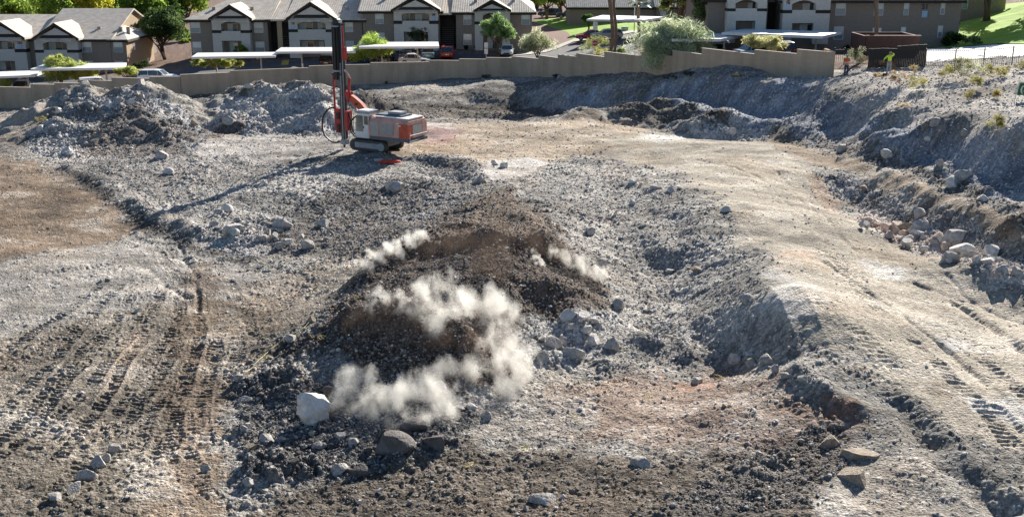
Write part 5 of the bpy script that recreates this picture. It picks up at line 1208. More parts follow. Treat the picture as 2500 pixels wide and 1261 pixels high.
def tree(name, label, x, y, z0, h, rx, rz, c0, c1, n=5000, size=.16, base=.35, clumps=26, cr=.32, strand=0.0, group=None, trunk_r=.14, multi=3, cat='tree', ry=None, trunk=True, flat=0):
    r_ = empty(name, (x, y, z0), label, cat, group); rr_ = r7
    ry = ry or rx; cz = z0 + h - rz
    cen = []
    while len(cen) < clumps:
        d = rr_.normal(size=3); d /= np.linalg.norm(d); q = rr_.uniform(.35, .85)
        if d[2] < -.55: continue
        cen.append((x + d[0] * rx * q, y + d[1] * ry * q, cz + d[2] * rz * q, cr * min(rx, rz * 1.5) * rr_.uniform(.6, 1.25)))
    cen = np.array(cen)
    v, f, c = leaves(cen, n, size, c0, c1, rr_, strand)
    v = v - np.array([x, y, z0]); c = np.clip(c * 1.25, 0, .85); c = c * .86 + c.mean(1, keepdims=True) * .14
    link('crown', np_mesh('crown', v, f, False, c), r_, [LEAF])
    if trunk:
        t_ = MB(); 
        for k in range(multi):
            e = cen[rr_.integers(0, len(cen))]; e = (e[:3] - np.array([x, y, z0])) * np.array([.8, .8, 1]); o0 = rr_.normal(0, .1, 2)
            m_ = (e[0] * .35, e[1] * .35, e[2] * .5); t_.tube([(o0[0], o0[1], -.2), (m_[0] * .4, m_[1] * .4, m_[2] * .5), m_, tuple(e)], trunk_r, 7, trunk_r * .25)
        for k in range(clumps // 2):
            e = cen[k][:3] - np.array([x, y, z0]); s0 = np.array([0, 0, max(.4, (cz - z0) * .45)]); t_.tube([tuple(s0), tuple((s0 + e) / 2 + rr_.normal(0, .15, 3)), tuple(e)], trunk_r * .35, 5, trunk_r * .1)
        t_.build('trunk', BARK, r_, smooth=True)
    return r_
def tpx(name, label, px, pbase, ptop, wpx, c0, c1, **k):
    """tree read off the photo: foot (px,pbase), top ptop, crown width wpx"""
    x, y, z = G(px, pbase, beyond=True); s = pxscale(y, z); h = (pbase - ptop) / s / ct * 1.0
    rx = wpx / s / 2; rzf = k.pop('rzf', .5)
    return tree(name, label, x, y, gz(x, y), h, rx, h * rzf, c0, c1, **k)
YG0, YG1 = (.22, .28, .04), (.62, .64, .20); GG0, GG1 = (.03, .06, .018), (.14, .22, .05); LG0, LG1 = (.12, .2, .02), (.42, .55, .07); SG0, SG1 = (.22, .25, .13), (.55, .57, .36)
PVG = 'palo verde trees along the inside of the wall'
# feathery yellow green trees along the wall
tpx('palo_verde_tree', 'low feathery yellow green tree under the carport left of the mast', 531, 183, 140, 150, YG0, YG1, n=5200, size=.14, strand=1.2, rzf=.36, group=PVG)
tpx('palo_verde_tree', 'bushy yellow green tree touching the second carport', 150, 222, 134, 110, YG0, YG1, n=6500, size=.15, strand=1.2, rzf=.45, group=PVG)
tpx('palo_verde_tree', 'yellow green crown reaching right over the wall at the second carport', 205, 214, 152, 80, YG0, YG1, n=3200, size=.14, strand=1.2, rzf=.42, group=PVG)
tpx('palo_verde_tree', 'small flat yellow green crown left of the white parked car', 312, 208, 166, 74, YG0, YG1, n=2600, size=.13, strand=1.2, rzf=.32, group=PVG)
tpx('palo_verde_tree', 'yellow green tree cut by the left frame edge', 2, 236, 184, 62, YG0, YG1, n=2600, size=.14, strand=1.2, rzf=.5, group=PVG)
tpx('palo_verde_tree', 'bright yellow green tree right of the drill mast', 912, 170, 88, 122, (.2, .32, .03), (.58, .70, .14), n=7500, size=.15, strand=1.2, rzf=.46, group=PVG)
tpx('mesquite_tree', 'green tree in front of the apartment end porch', 1213, 140, 30, 92, (.08, .17, .05), (.38, .52, .2), n=6500, size=.16, strand=1.0, rzf=.42)
tpx('mesquite_tree', 'wispy grey green tree leaning over the wall at the road corner', 1313, 150, 76, 105, SG0, SG1, n=3600, size=.13, strand=1.3, rzf=.45)
tpx('mesquite_tree', 'largest feathery grey green tree spilling over the wall', 1640, 168, 42, 205, (.30, .36, .20), (.70, .75, .50), n=15000, size=.16, strand=1.3, rzf=.60, clumps=52, trunk_r=.2, multi=4)
tpx('palo_verde_tree', 'pale yellow tree in front of the largest carport', 1865, 150, 82, 118, (.26, .27, .09), (.62, .6, .3), n=4500, size=.13, strand=.8, rzf=.4, group=PVG)
tpx('olive_tree', 'small grey tree in front of the porch above the carport', 1022, 125, 64, 60, (.03, .05, .02), (.16, .2, .1), n=1800, size=.13, rzf=.4)
tpx('shrub_tree', 'leafy light green tree against the far left porch', 88, 172, 120, 42, GG0, (.2, .26, .06), n=1500, size=.15, rzf=.45)
tpx('shrub_tree', 'leafy tree behind the second carport roof', 130, 170, 120, 30, GG0, (.2, .26, .06), n=1000, size=.15, rzf=.45)
tpx('shrub', 'pale yellow green shrub in front of the porch at the carport', 589, 148, 108, 38, LG0, (.34, .40, .06), n=1500, size=.12, rzf=.45, cat='shrub', trunk=False)
tpx('broadleaf_tree', 'big dark and light green tree between the two left apartment blocks', 402, 146, 16, 132, GG0, (.14, .21, .06), n=13000, size=.2, rzf=.42, clumps=40, trunk_r=.25)
tpx('oak_tree', 'tall leafy tree hanging in from the top beside the right block', 1735, 134, -60, 150, (.05, .09, .03), (.24, .32, .10), n=11000, size=.2, rzf=.42, clumps=40, trunk_r=.3)
tpx('oak_tree', 'green tree above the far garage roof', 1655, 112, -50, 120, (.06, .09, .03), (.26, .30, .10), n=6000, size=.2, rzf=.32, clumps=30, trunk_r=.2)
tpx('round_tree', 'small round topped tree on the green lawn', 1438, 76, 38, 44, (.03, .07, .015), (.14, .24, .04), n=2200, size=.18, rzf=.36)
tpx('oak_tree', 'light green tree above the lawn at the top centre', 1335, 48, -40, 100, LG0, LG1, n=4500, size=.22, rzf=.4, trunk_r=.2)
tpx('oak_tree', 'dark tree shading the parked black cars beyond the lawn', 1372, 44, -60, 80, GG0, GG1, n=5000, size=.22, rzf=.42, trunk_r=.3)
tpx('oak_tree', 'yellow green tree in front of the far garage wall', 1455, 42, -60, 120, LG0, (.3, .36, .08), n=6000, size=.2, rzf=.4, trunk_r=.25)
# bank of trees behind the blocks
BT = 'trees standing behind the apartment blocks'
for i, (px, top, w, kind) in enumerate([(-60, -60, 130, 1), (20, -40, 120, 2), (85, -30, 90, 0), (150, -50, 120, 2), (225, -60, 120, 3), (300, -50, 110, 2), (345, -40, 100, 1), (400, -60, 110, 0), (455, -70, 110, 2), (1310, -80, 80, 1), (1620, -90, 140, 0), (1740, -90, 120, 0)]):
    Y = 236 + (i % 3) * 7; x, _, _ = PY(px, 40, Y); z0 = gz(x, Y); zt = PY(px, top, Y)[2]; s = pxscale(Y, z0)
    c = [((.03, .07, .012), (.11, .2, .03)), ((.06, .12, .015), (.24, .38, .04)), ((.12, .2, .02), (.45, .58, .06)), ((.3, .3, .02), (.75, .68, .04))][kind]
    lab = ['mid green tree at the top left corner behind the blocks', 'sunlit green tree behind the far left block near the frame corner', 'dark green tree behind the ridge of the far left block', 'bright green tree just left of the golden yellow tree', 'golden yellow tree behind the roof of the far left block', 'bright green tree just right of the golden yellow tree', 'mid green tree behind the end gable of the far left block', 'dark tree behind the big two tone tree between the blocks', 'bright green tree touching the left corner of the long block', 'mid green tree behind the right end of the long block', 'dark tree behind the far garage roof', 'dark tree behind the left corner of the right block'][i]
    tree('background_tree', lab, x, Y, z0 - .5, zt - z0, w / s / 2 * 1.15, (zt - z0) * .5, *c, n=7000, size=.30, clumps=36, group=BT, trunk_r=.3)
# trees in front of them lower, filling the gap
for i, (px, Y, top, w, kind) in enumerate([(440, 206, 55, 50, 1), (447, 203, 90, 40, 2), (420, 212, 60, 50, 2)]):
    x, _, _ = PY(px, 60, Y); z0 = gz(x, Y); zt = PY(px, top, Y)[2]; s = pxscale(Y, z0); c = [None, ((.06, .12, .015), (.24, .38, .04)), ((.12, .2, .02), (.45, .58, .06))][kind]
    tree('background_tree', ['', 'green bushy tree filling the gap beside the large dark tree', 'sunlit green bushy tree low behind the left block'][kind], x, Y, z0 - .3, zt - z0, w / s / 2, (zt - z0) * .5, *c, n=3500, size=.24, clumps=22, group='bushy trees between the two left blocks')
# off-frame trees that shade the right hand lawn
for i, (X, Y, h) in enumerate([(58, 140, 13), (66, 146, 14), (74, 150, 13), (63, 158, 15), (82, 142, 13)]):
    tree('shade_tree', 'dark tree shading the lawn at the top right corner', X, Y, gz(X, Y), h, 5, h * .42, GG0, GG1, n=5000, size=.3, group='dark trees at the top right corner', trunk_r=.3)
# hedges and small shrubs
def shrub(px, py, w, h, label, c0, c1, n=700, name='shrub', group=None, size=None, strand=.6):
    x, y, z = G(px, py); s = pxscale(y, z); k_ = 1.3 if name == 'shrub' and py > 150 else 1.0; w *= k_; h *= k_; rx = w / s / 2; hh = h / s
    o = tree(name, label, x, y, z - .1, hh + .1, rx, hh * .55, c0, c1, n=n, size=size or max(.05, 1.6 / s), clumps=10, cr=.5, strand=strand, group=group, trunk=False, cat='shrub')
    return o
DS0, DS1 = (.16, .15, .04), (.45, .42, .13)
SH = 'desert shrubs on the hillside'
shrub(2242, 220, 36, 34, 'round olive shrub with a blue shadow on the grey hillside', DS0, DS1, 1300, group=SH)
shrub(2312, 196, 44, 32, 'wide olive bush at the left of the upper shrub row', DS0, DS1, 1500, group=SH); shrub(2346, 192, 44, 40, 'tall dark olive bush in the middle of the upper shrub row', (.07, .08, .02), (.24, .24, .07), 1600, group=SH)
shrub(2385, 217, 34, 32, 'olive yellow bush below the upper shrub row', DS0, DS1, 1200, group=SH); shrub(2408, 194, 36, 32, 'green bush at the right of the upper shrub row', DS0, DS1, 1000, group=SH)
shrub(2440, 190, 34, 22, 'yellow bush at the end of the upper shrub row', DS0, (.45, .40, .13), 900, group=SH); shrub(2378, 178, 50, 26, 'pale thin bush against the picket fence', SG0, SG1, 700, group=SH)
shrub(2455, 176, 14, 14, 'tiny bush near the picket fence', DS0, DS1, 300, group=SH); shrub(2492, 176, 34, 26, 'dark olive bush at the right frame edge', (.07, .08, .02), (.24, .22, .07), 1000, group=SH)
shrub(2366, 243, 24, 20, 'thin pale yellow shrub below the shrub row', DS0, (.45, .40, .16), 500, group=SH); shrub(2430, 242, 24, 20, 'small golden shrub with its own blue shadow', (.2, .15, .04), (.5, .4, .14), 700, group=SH)
shrub(2433, 320, 34, 28, 'lowest yellow green shrub by the bank edge', DS0, (.42, .38, .1), 1000, group=SH); shrub(2230, 184, 20, 22, 'small tan bush right of the person in yellow', (.2, .15, .06), (.45, .36, .18), 500, group=SH)
shrub(2210, 262, 40, 8, 'flat dry straw coloured patch of weeds', (.3, .22, .1), (.5, .4, .22), 300, group=SH)
shrub(2085, 160, 40, 40, 'pale silvery shrub behind the person in the orange vest', SG0, (.45, .46, .3), 1200); shrub(2108, 165, 28, 26, 'dull brown shrub beside the dark fence', (.1, .08, .05), (.25, .2, .12), 500)
for k, (px, py, w, h) in enumerate([(2165, 172, 70, 22), (2195, 202, 70, 30), (2145, 190, 50, 14)]): shrub(px, py, w, h, ['small heap of dry brush at the feet of the person in yellow', 'largest heap of dry tan brush on the hillside', 'low dry brush left of the large tan brush heap'][k], (.22, .15, .08), (.5, .38, .22), 900, name='brush_heap', strand=1.2)
for k, (px, py, w, h) in enumerate([(2060, 125, 60, 28), (2100, 122, 40, 22), (1760, 128, 120, 26)]): shrub(px, py, w, h, ['dark clipped hedge below the windows of the right block', 'dark hedge bush left of the brown enclosure', 'dark hedge under the carports of the right block'][k], (.01, .025, .008), (.05, .09, .02), 1600, name='hedge', size=.12, strand=0)
shrub(2290, 110, 40, 16, 'bright round bush beside the brown enclosure', (.05, .1, .02), (.2, .34, .06), 700, size=.12, strand=0); shrub(2330, 112, 60, 34, 'dark green bush at the corner of the right block', (.015, .04, .01), (.12, .2, .05), 1400, size=.13, strand=0); shrub(2375, 112, 50, 22, 'light speckled bush on the lawn edge', (.06, .09, .03), (.3, .36, .14), 700, size=.1, strand=0)
for k, px in enumerate([735, 775, 822, 838, 1138, 1165, 355, 300, 340]):
    py = [137, 137, 132, 134, 122, 122, 170, 165, 150][k]
    shrub(px, py, [26, 30, 26, 20, 14, 14, 70, 50, 50][k], [16, 18, 14, 12, 12, 12, 24, 30, 24][k], ['dark bush under the wall at the crossed carport', 'second dark bush under the crossed carport', 'dark bush right behind the drill mast', 'small dark bush just right of the mast', 'small dark bush at the stair entrance', 'small dark bush below the end windows', 'dark hedge behind the white parked car', 'spiky dark bush at the corner of the orange end wall', 'dark bush below the big tree'][k], (.01, .025, .008), (.06, .1, .03), 700, name='bush', size=.12, strand=0)
shrub(1455, 130, 60, 46, 'yellow green bush around the stop sign', (.12, .15, .04), (.4, .42, .14), 1600, strand=1); shrub(1430, 130, 50, 26, 'pale bush left of the stop sign at the wall', SG0, SG1, 700); shrub(1470, 136, 46, 20, 'bright yellow bush on top of the wall by the stop sign', (.3, .3, .03), (.6, .58, .1), 700)
shrub(1517, 134, 34, 20, 'green clump right of the palm trunks', (.08, .12, .02), (.26, .33, .07), 700); shrub(1500, 134, 16, 14, 'dark green clump between the palm trunks', (.02, .05, .01), (.1, .16, .04), 300)
shrub(100, 300, 26, 14, 'tuft of dry weed left of the left heap', (.2, .18, .06), (.4, .36, .18), 250, strand=1.5)
for k, (px, py) in enumerate([(945, 203), (1190, 190), (1360, 190), (1640, 196), (1680, 186), (1800, 188)]): shrub(px, py, [20, 30, 30, 60, 40, 36][k], [7, 9, 8, 12, 14, 8][k], ['dark weed tuft nearest the mast at the wall foot', 'dark weed tuft below the road sign at the wall foot', 'small weed tuft left of the big feathery tree', 'wide tangle of weeds at the wall foot below the big tree', 'blue grey twiggy weed at the wall foot', 'dark mossy weed right of the big feathery tree'][k], (.04, .045, .03), (.14, .15, .1), 350, name='weed_tuft', strand=1.4)
# palms
def palm(px, py, ptop, w, label, crown=None):
    x, y, z = G(px, py, beyond=True); s = pxscale(y, z); h = (py - ptop) / s / ct; r_ = empty('palm_tree', (x, y, z), label, 'palm tree')
    t_ = MB(); pts = [(0.02 * h * math.sin(k * .5), 0, -.2 + (h + .2) * k / 14) for k in range(15)]; rad = w / s / 2
    t_.tube(pts, rad, 12); o = t_.build('trunk', PBARK, r_, smooth=True)
    for k, v_ in enumerate(o.data.vertices): v_.co.x *= 1 + .08 * math.sin(v_.co.z * 9); v_.co.y *= 1 + .08 * math.sin(v_.co.z * 9)
    for j in range(22):
        f_ = MB(); a = j * 2.4; el = .9 - 1.5 * (j / 22); L = 2.1
        ring = []; prev = Vector((0, 0, h))
        P0 = Vector((0, 0, h)); d = Vector((math.cos(a) * math.cos(el), math.sin(a) * math.cos(el), math.sin(el)))
        mid = P0 + d * L * .55; side = d.cross(Vector((0, 0, 1))).normalized()
        for q in range(-7, 8):
            ang = q * .2; dd = (d * math.cos(ang) + side * math.sin(ang)); tip = mid + dd * L * .55 + Vector((0, 0, -.18 * abs(q) * .3)); wv = dd.cross(Vector((.1, .2, 1))).normalized() * .05
            f_.add([(mid - wv * .5)[:], (mid + wv * .5)[:], ((mid + tip) / 2 + wv)[:], tip[:], ((mid + tip) / 2 - wv)[:]], [(0, 1, 2, 3, 4)])
        f_.tube([P0[:], mid[:]], .03, 4); f_.build('frond', mat('palm_leaf', (.11, .16, .05), .5, noise=.3), r_)
palm(1490, 132, -75, 9, 'left of the two palm trunks rising behind the wall by the road'); palm(1499, 134, -60, 7, 'right of the two palm trunks rising behind the wall by the road')
palm(1558, 92, 5, 8, 'short palm with its fronds in view above the distant carport'); palm(2131, 131, -90, 11, 'palm trunk in front of the windows of the right block')

# ---------------- fences, signs, enclosure ----------------
def line_fence(pts, h, label, m_, gap=.13, name='picket_fence', post=2.4, top=True, base=.0):
    w = [G(a, b_) for a, b_ in pts]; r_ = empty(name, w[0], label, 'fence'); o0 = Vector(w[0])
    pk, ra, po = MB(), MB(), []
    acc = 0
    for a, b_ in zip(w[:-1], w[1:]):
        a, b_ = Vector(a), Vector(b_); L = (b_ - a).length; n_ = max(1, int(L / gap)); u_ = (b_ - a) / L
        for k in range(n_):
            p = a + (b_ - a) * k / n_; z = gz(p.x, p.y); q = p - o0; pk.box(q.x - .012, q.x + .012, q.y - .012, q.y + .012, z - o0.z, z - o0.z + h)
        for zz in ((.15, h - .12) if top else (.15,)):
            za, zb = gz(a.x, a.y) + zz - o0.z, gz(b_.x, b_.y) + zz - o0.z; ra.tube([(a.x - o0.x, a.y - o0.y, za), (b_.x - o0.x, b_.y - o0.y, zb)], .028, 4)
        m2 = max(1, int(L / post))
        for k in range(m2):
            p = a + (b_ - a) * k / m2; z = gz(p.x, p.y) - o0.z; q = p - o0; MB().box(q.x - .04, q.x + .04, q.y - .04, q.y + .04, z - .1, z + h + .06).build('fence_post', m_, r_)
    pk.build('pickets', m_, r_); ra.build('rails', m_, r_); return r_
MFE = mat('fence_bronze', (.035, .03, .028), .6); MFG = mat('fence_grey', (.16, .16, .16), .6)
line_fence([(2258, 164), (2330, 165), (2400, 163), (2470, 158), (2560, 152)], 1.55, 'thin grey picket fence in front of the white driveway', MFG, gap=.16)
line_fence([(2036, 158), (2060, 158), (2115, 160)], 1.5, 'short dark picket fence between wall end and enclosure', MFE, gap=.16)
# dark slatted gate panels
g0, g1, g2 = G(2118, 166), G(2186, 166), G(2258, 163)
gt = empty('slatted_gate', g0, 'dark brown slatted gate panels in front of the enclosure', 'gate')
for k, (a, b_, hh) in enumerate(((g0, g1, 1.72), (g1, g2, 1.95))):
    a, b_ = Vector(a), Vector(b_); sl = MB(); L = (b_ - a).length; n_ = int(L / .14)
    for i in range(n_):
        p = a + (b_ - a) * (i + .5) / n_ - Vector(g0); zg = gz(p.x + g0[0], p.y + g0[1]) - g0[2]; sl.box(p.x - .066, p.x + .066, p.y - .02, p.y + .02, zg, zg + hh)
    sl.build('gate_panel', MFE, gt)
    b2 = MB(); pa, pb = a - Vector(g0), b_ - Vector(g0)
    for zz in (.1, hh - .1): b2.tube([(pa.x, pa.y - .04, gz(a.x, a.y) - g0[2] + zz), (pb.x, pb.y - .04, gz(b_.x, b_.y) - g0[2] + zz)], .035, 4)
    b2.build('gate_rail', MFE, gt)
e0, e1 = G(2112, 140), G(2262, 136); eo = Vector(e0)
en = empty('block_enclosure', e0, 'reddish brown block enclosure behind the slatted gate', 'enclosure'); me_ = mat('enclosure_block', (.13, .065, .05), .9, noise=.15)
Lx, Ly = e1[0] - e0[0], 5.0; zt = 2.05
MB().box(0, Lx, -.1, .1, -.6, zt).build('front_wall', me_, en); MB().box(0, Lx, Ly - .1, Ly + .1, -.6, zt).build('back_wall', me_, en); MB().box(-.1, .1, .1, Ly - .1, -.6, zt).build('side_wall', me_, en); MB().box(Lx - .1, Lx + .1, .1, Ly - .1, -.6, zt).build('side_wall', me_, en)
MB().box(-.14, Lx + .14, -.14, .14, zt + .002, zt + .09).build('cap', mat('enclosure_cap', (.35, .26, .22), .9), en)
# signs
x, y, z = G(1452, 133, beyond=True); sg = empty('stop_sign', (x, y, z), 'red octagonal stop sign among bushes behind the wall', 'road sign')
MB().box(-.03, .03, -.03, .03, -.1, 4.1).build('post', MPO, sg)
oc = [(.38 * math.cos(R(22.5 + 45 * k)), 1.42 + .38 * math.sin(R(22.5 + 45 * k))) for k in range(8)]
MB().prism(oc, -.08, -.05).build('sign_face', mat('sign_red', (.55, .02, .02), .4), sg); oc = [(.42 * math.cos(R(22.5 + 45 * k)), 1.42 + .42 * math.sin(R(22.5 + 45 * k))) for k in range(8)]; MB().prism(oc, -.049, -.035).build('sign_rim', mat('sign_white', (.75, .75, .75), .5), sg)
text(sg, 'STOP', 0, -.085, 1.31, .27, mat('sign_white', (.75, .75, .75), .5), 'lettering')
for k in (-.17, .17): MB().box(k - .13, k + .13, -.08, -.035, 3.1, 4.1).build('sign_panel', mat('sign_white', (.75, .75, .75), .5), sg)
x, y, z = G(1187, 159, beyond=True); sg = empty('lane_sign', (x, y, z), 'two stacked pairs of white panels on a post behind the wall', 'road sign'); MB().box(-.03, .03, -.03, .03, -.1, 2.9).build('post', MPO, sg)
for k in (-.13, .13):
    for zz in (1.45, 2.25): MB().box(k - .11, k + .11, -.06, -.035, zz, zz + .68).build('sign_panel', mat('sign_white', (.75, .75, .75), .5), sg)
# green banner sign at the right edge
x, y, z = G(2474, 250); s = pxscale(y, z); sg = empty('green_banner', (x, y, z), 'green sign with white lettering on a leaning white frame', 'sign')
MB().tube([(0, 0, -.3), (.22, .0, 1.30)], .025, 6).tube([(1.9, 0, -.3), (2.12, .0, 1.30)], .025, 6).build('frame', MF, sg)
lean = .16
MB().add([(.16, -.03, .50), (1.98, -.03, .50), (2.12, -.03, 1.30), (.27, -.03, 1.30), (.16, -.01, .50), (1.98, -.01, .50), (2.12, -.01, 1.30), (.27, -.01, 1.30)], [(0, 1, 2, 3), (7, 6, 5, 4), (0, 4, 5, 1), (1, 5, 6, 2), (2, 6, 7, 3), (3, 7, 4, 0)]).build('sign_face', mat('sign_green', (.02, .14, .045), .6), sg)
MB().tube([(.20, 0, 1.34), (2.15, 0, 1.34)], .03, 6).build('top_rail', MF, sg)
text(sg, '(7', .58, -.045, .72, .56, mat('sign_white', (.75, .75, .75), .5), 'lettering')

# ---------------- people ----------------
SKIN = mat('skin', (.42, .24, .16), .6); HIVY = mat('vest_yellow', (.55, .85, .06), .7, noise=.05); HIVO = mat('vest_orange', (.85, .16, .02), .7, noise=.05); JEAN = mat('jeans', (.035, .06, .12), .9); PALEJ = mat('pale_trousers', (.30, .34, .38), .9); BOOT = mat('boots', (.06, .045, .035), .8); HAIR = mat('hair', (.05, .03, .02), .8); SILV = mat('reflective', (.7, .7, .68), .4)
def skin(name, verts, edges, par, m_, sub=2):
    me = bpy.data.meshes.new(name); me.from_pydata([v_[:3] for v_ in verts], edges, []); o = link(name, me, par, [m_])
    sk = o.modifiers.new('skin', 'SKIN'); sk.use_smooth_shade = True
    for i, v_ in enumerate(verts): me.skin_vertices[0].data[i].radius = (v_[3], v_[4] if len(v_) > 4 else v_[3]); me.skin_vertices[0].data[i].use_root = (i == 0)
    if sub: s_ = o.modifiers.new('sub', 'SUBSURF'); s_.levels = sub; s_.render_levels = sub
    dg = bpy.context.evaluated_depsgraph_get(); m2 = bpy.data.meshes.new_from_object(o.evaluated_get(dg)); o.modifiers.clear(); o.data = m2
    m2.polygons.foreach_set('use_smooth', [True] * len(m2.polygons)); return o
def person(px, py, label, arms, top, legs, kit, rz, vest=None, hat=None):
    x, y, z = G(px, py); p = empty('person', (x, y, z), label, 'person', rz=R(rz))
    V = [(0, 0, .95, .15, .11), (0, 0, 1.12, .145, .10), (0, -.01, 1.32, .17, .11), (0, 0, 1.46, .10, .08), (0, -.01, 1.54, .055), (0, -.015, 1.64, .085, .10), (0, -.01, 1.73, .085, .10)]
    E_ = [(0, 1), (1, 2), (2, 3), (3, 4), (4, 5), (5, 6)]
    for s_ in (-1, 1):
        n_ = len(V); V += [(s_ * .10, 0, .86, .095), (s_ * .12, -.01, .50, .062), (s_ * .13, .01, .12, .045), (s_ * .14, -.10, .05, .045, .035)]; E_ += [(0, n_), (n_, n_ + 1), (n_ + 1, n_ + 2), (n_ + 2, n_ + 3)]
        sh, el, wr = arms[0 if s_ < 0 else 1]; n_ = len(V); wr = Vector(wr); el = Vector(el); d = (wr - el).normalized(); hand = wr + d * .08
        V += [(*sh, .058), (*el, .042), (*wr, .028), (*hand, .035, .018)]; E_ += [(3, n_), (n_, n_ + 1), (n_ + 1, n_ + 2), (n_ + 2, n_ + 3)]
        side = d.cross(Vector((0, -1, .2))).normalized()
        for q in range(4):
            f0 = hand + side * (q - 1.5) * .02; f1 = f0 + d * .045; f2 = f1 + d * (.03 + .006 * (1.5 - abs(q - 1.5))) + Vector((0, -.012, 0)); k = len(V)
            V += [(*f0, .009), (*f1, .009), (*f2, .008)]; E_ += [(n_ + 3, k), (k, k + 1), (k + 1, k + 2)]
        t0 = wr + d * .03 + side * -.035; t1 = t0 + d * .035 - side * .02; k = len(V); V += [(*t0, .011), (*t1, .009)]; E_ += [(n_ + 2, k), (k, k + 1)]
    body_ = skin('body', V, E_, p, SKIN)
    T = [(0, 0, .98, .17, .13), (0, 0, 1.15, .165, .12), (0, -.01, 1.33, .19, .13), (0, 0, 1.45, .12, .09)]; TE = [(0, 1), (1, 2), (2, 3)]
    for s_ in (-1, 1):
        sh, el, wr = arms[0 if s_ < 0 else 1]; k = len(T); w2 = Vector(el) + (Vector(wr) - Vector(el)) * .85; T += [(*sh, .075), (*el, .058), (*w2, .046)]; TE += [(3, k), (k, k + 1), (k + 1, k + 2)]
    skin('shirt', T, TE, p, top)
    Lg = [(0, 0, .96, .16, .125)]; LE = []
    for s_ in (-1, 1): k = len(Lg); Lg += [(s_ * .10, 0, .84, .11), (s_ * .12, -.01, .50, .082), (s_ * .13, .01, .12, .07)]; LE += [(0, k), (k, k + 1), (k + 1, k + 2)]
    skin('trousers', Lg, LE, p, legs)
    for s_ in (-1, 1): MB().loft([[(s_ * .13 + a * .05, -.16 if f_ else .07, zz) for a, zz in ((-1, .0), (1, .0), (.8, .09 if f_ else .14), (-.8, .09 if f_ else .14))] for f_ in (0, 1)]).build('boot', BOOT, p, bev=.01)
    MB().tube([(0, -.105, 1.68), (0, -.13, 1.655), (0, -.112, 1.64)], .012, 6).build('nose', SKIN, p)
    for s_ in (-1, 1):
        MB().box(s_ * .032 - .01, s_ * .032 + .01, -.112, -.10, 1.687, 1.70).build('eye', HAIR, p); MB().box(s_ * .09 - .01, s_ * .09 + .01, -.02, .02, 1.65, 1.70).build('ear', SKIN, p)
    MB().box(-.025, .025, -.11, -.10, 1.61, 1.618).build('mouth', mat('lips', (.3, .1, .08), .6), p)
    if vest:
        skin('vest', [(0, 0, 1.0, .185, .145), (0, 0, 1.2, .185, .14), (0, -.01, 1.36, .205, .145), (0, 0, 1.46, .13, .1)], [(0, 1), (1, 2), (2, 3)], p, vest)
        MB().tube([(0, 0, 1.10), (0, 0, 1.155)], .232, 20).build('reflective_band', SILV, p)
        p.children[-1].scale = (1, .82, 1)
    if hat:
        h_ = MB(); h_.loft([[(r__ * math.cos(a * .5236), r__ * 1.12 * math.sin(a * .5236) - .01 - sh_, zz) for a in range(12)] for r__, zz, sh_ in ((.145, 1.735, .02), (.12, 1.745, 0), (.115, 1.80, 0), (.085, 1.845, 0), (.03, 1.865, 0))]); h_.build('hard_hat', hat, p, smooth=True)
    else:
        skin('hair', [(0, .02, 1.70, .088, .085), (0, .0, 1.77, .08, .085)], [(0, 1)], p, HAIR)
    return p
person(2065, 184, 'person in an orange vest and white hard hat with both hands raised to the chest', [((-.18, 0, 1.43), (-.25, -.08, 1.2), (-.08, -.25, 1.38)), ((.18, 0, 1.43), (.25, -.06, 1.2), (.07, -.27, 1.42))], HIVO, JEAN, None, 10, vest=HIVO, hat=mat('hat_white', (.75, .75, .74), .4))
person(2169, 180, 'person in a yellow green top with one hand raised to the head', [((-.18, 0, 1.43), (-.40, -.03, 1.27), (-.52, -.12, 1.08)), ((.18, 0, 1.43), (.33, -.06, 1.55), (.13, -.08, 1.70))], HIVY, PALEJ, None, 0)

# ---------------- small site items ----------------
def on_surf(px, py, lift=0):
    x, y, z = G(px, py); zz = surf(x, y)[0][0]; return (x, y, float(zz) + lift)
cd = MB(); pts = []
for k in range(24):
    t = k / 23; px = 765 + (580 - 765) * t + 6 * math.sin(t * 9); py = 782 + (925 - 782) * t; pts.append(on_surf(px, py, .06))
cd.tube(pts, .011, 5); tag(cd.build('cord', mat('cord_yellow', (.6, .52, .2), .6), None), 'thin yellow cord running down the left side of the blast mound', 'cord')
YT = mat('tube_yellow', (.7, .58, .15), .6)
for k, (px, py, lab) in enumerate([(1190, 463, 'highest yellow tube scrap at the top of the dark mound'), (1140, 512, 'yellow tube scrap on the upper left of the mound'), (1030, 578, 'yellow tube scrap beside the left dust streak'), (868, 738, 'yellow tube scrap on the lower left flank'), (785, 842, 'yellow tube scrap near the middle of the cord'), (645, 885, 'yellow tube scrap left of the cord end'), (1145, 1147, 'yellow tube scrap on the brown ground below the dust'), (1280, 1108, 'small yellow tube scrap right of the pale flat patch'), (1400, 1025, 'yellow tube scrap in the lower middle gravel'), (1755, 925, 'yellow tube scrap at the edge of the shaded gully'), (1580, 975, 'yellow tube scrap on the reddish ground')]):
    b_ = MB(); o0 = on_surf(px, py, .06); pt = [(.16 * math.sin(i * .9) * (1 + .3 * math.sin(i * 2.1 + k)), .22 * math.cos(i * .7 + k), .04 + .07 * abs(math.sin(i * 1.3))) for i in range(12)]
    b_.tube(pt, .009, 5); o = b_.build('tube_scrap', YT, None); o.location = o0; tag(o, lab, 'tube', 'scraps of yellow blasting tube')
b_ = MB(); o0 = on_surf(950, 400, .05)
for k in range(9): b_.box(-.75 + k * .16, -.52 + k * .17, -.25 + .08 * math.sin(k * 2), .05 + .1 * math.cos(k * 1.7), .02, .14 + .12 * abs(math.sin(k * 1.9)))
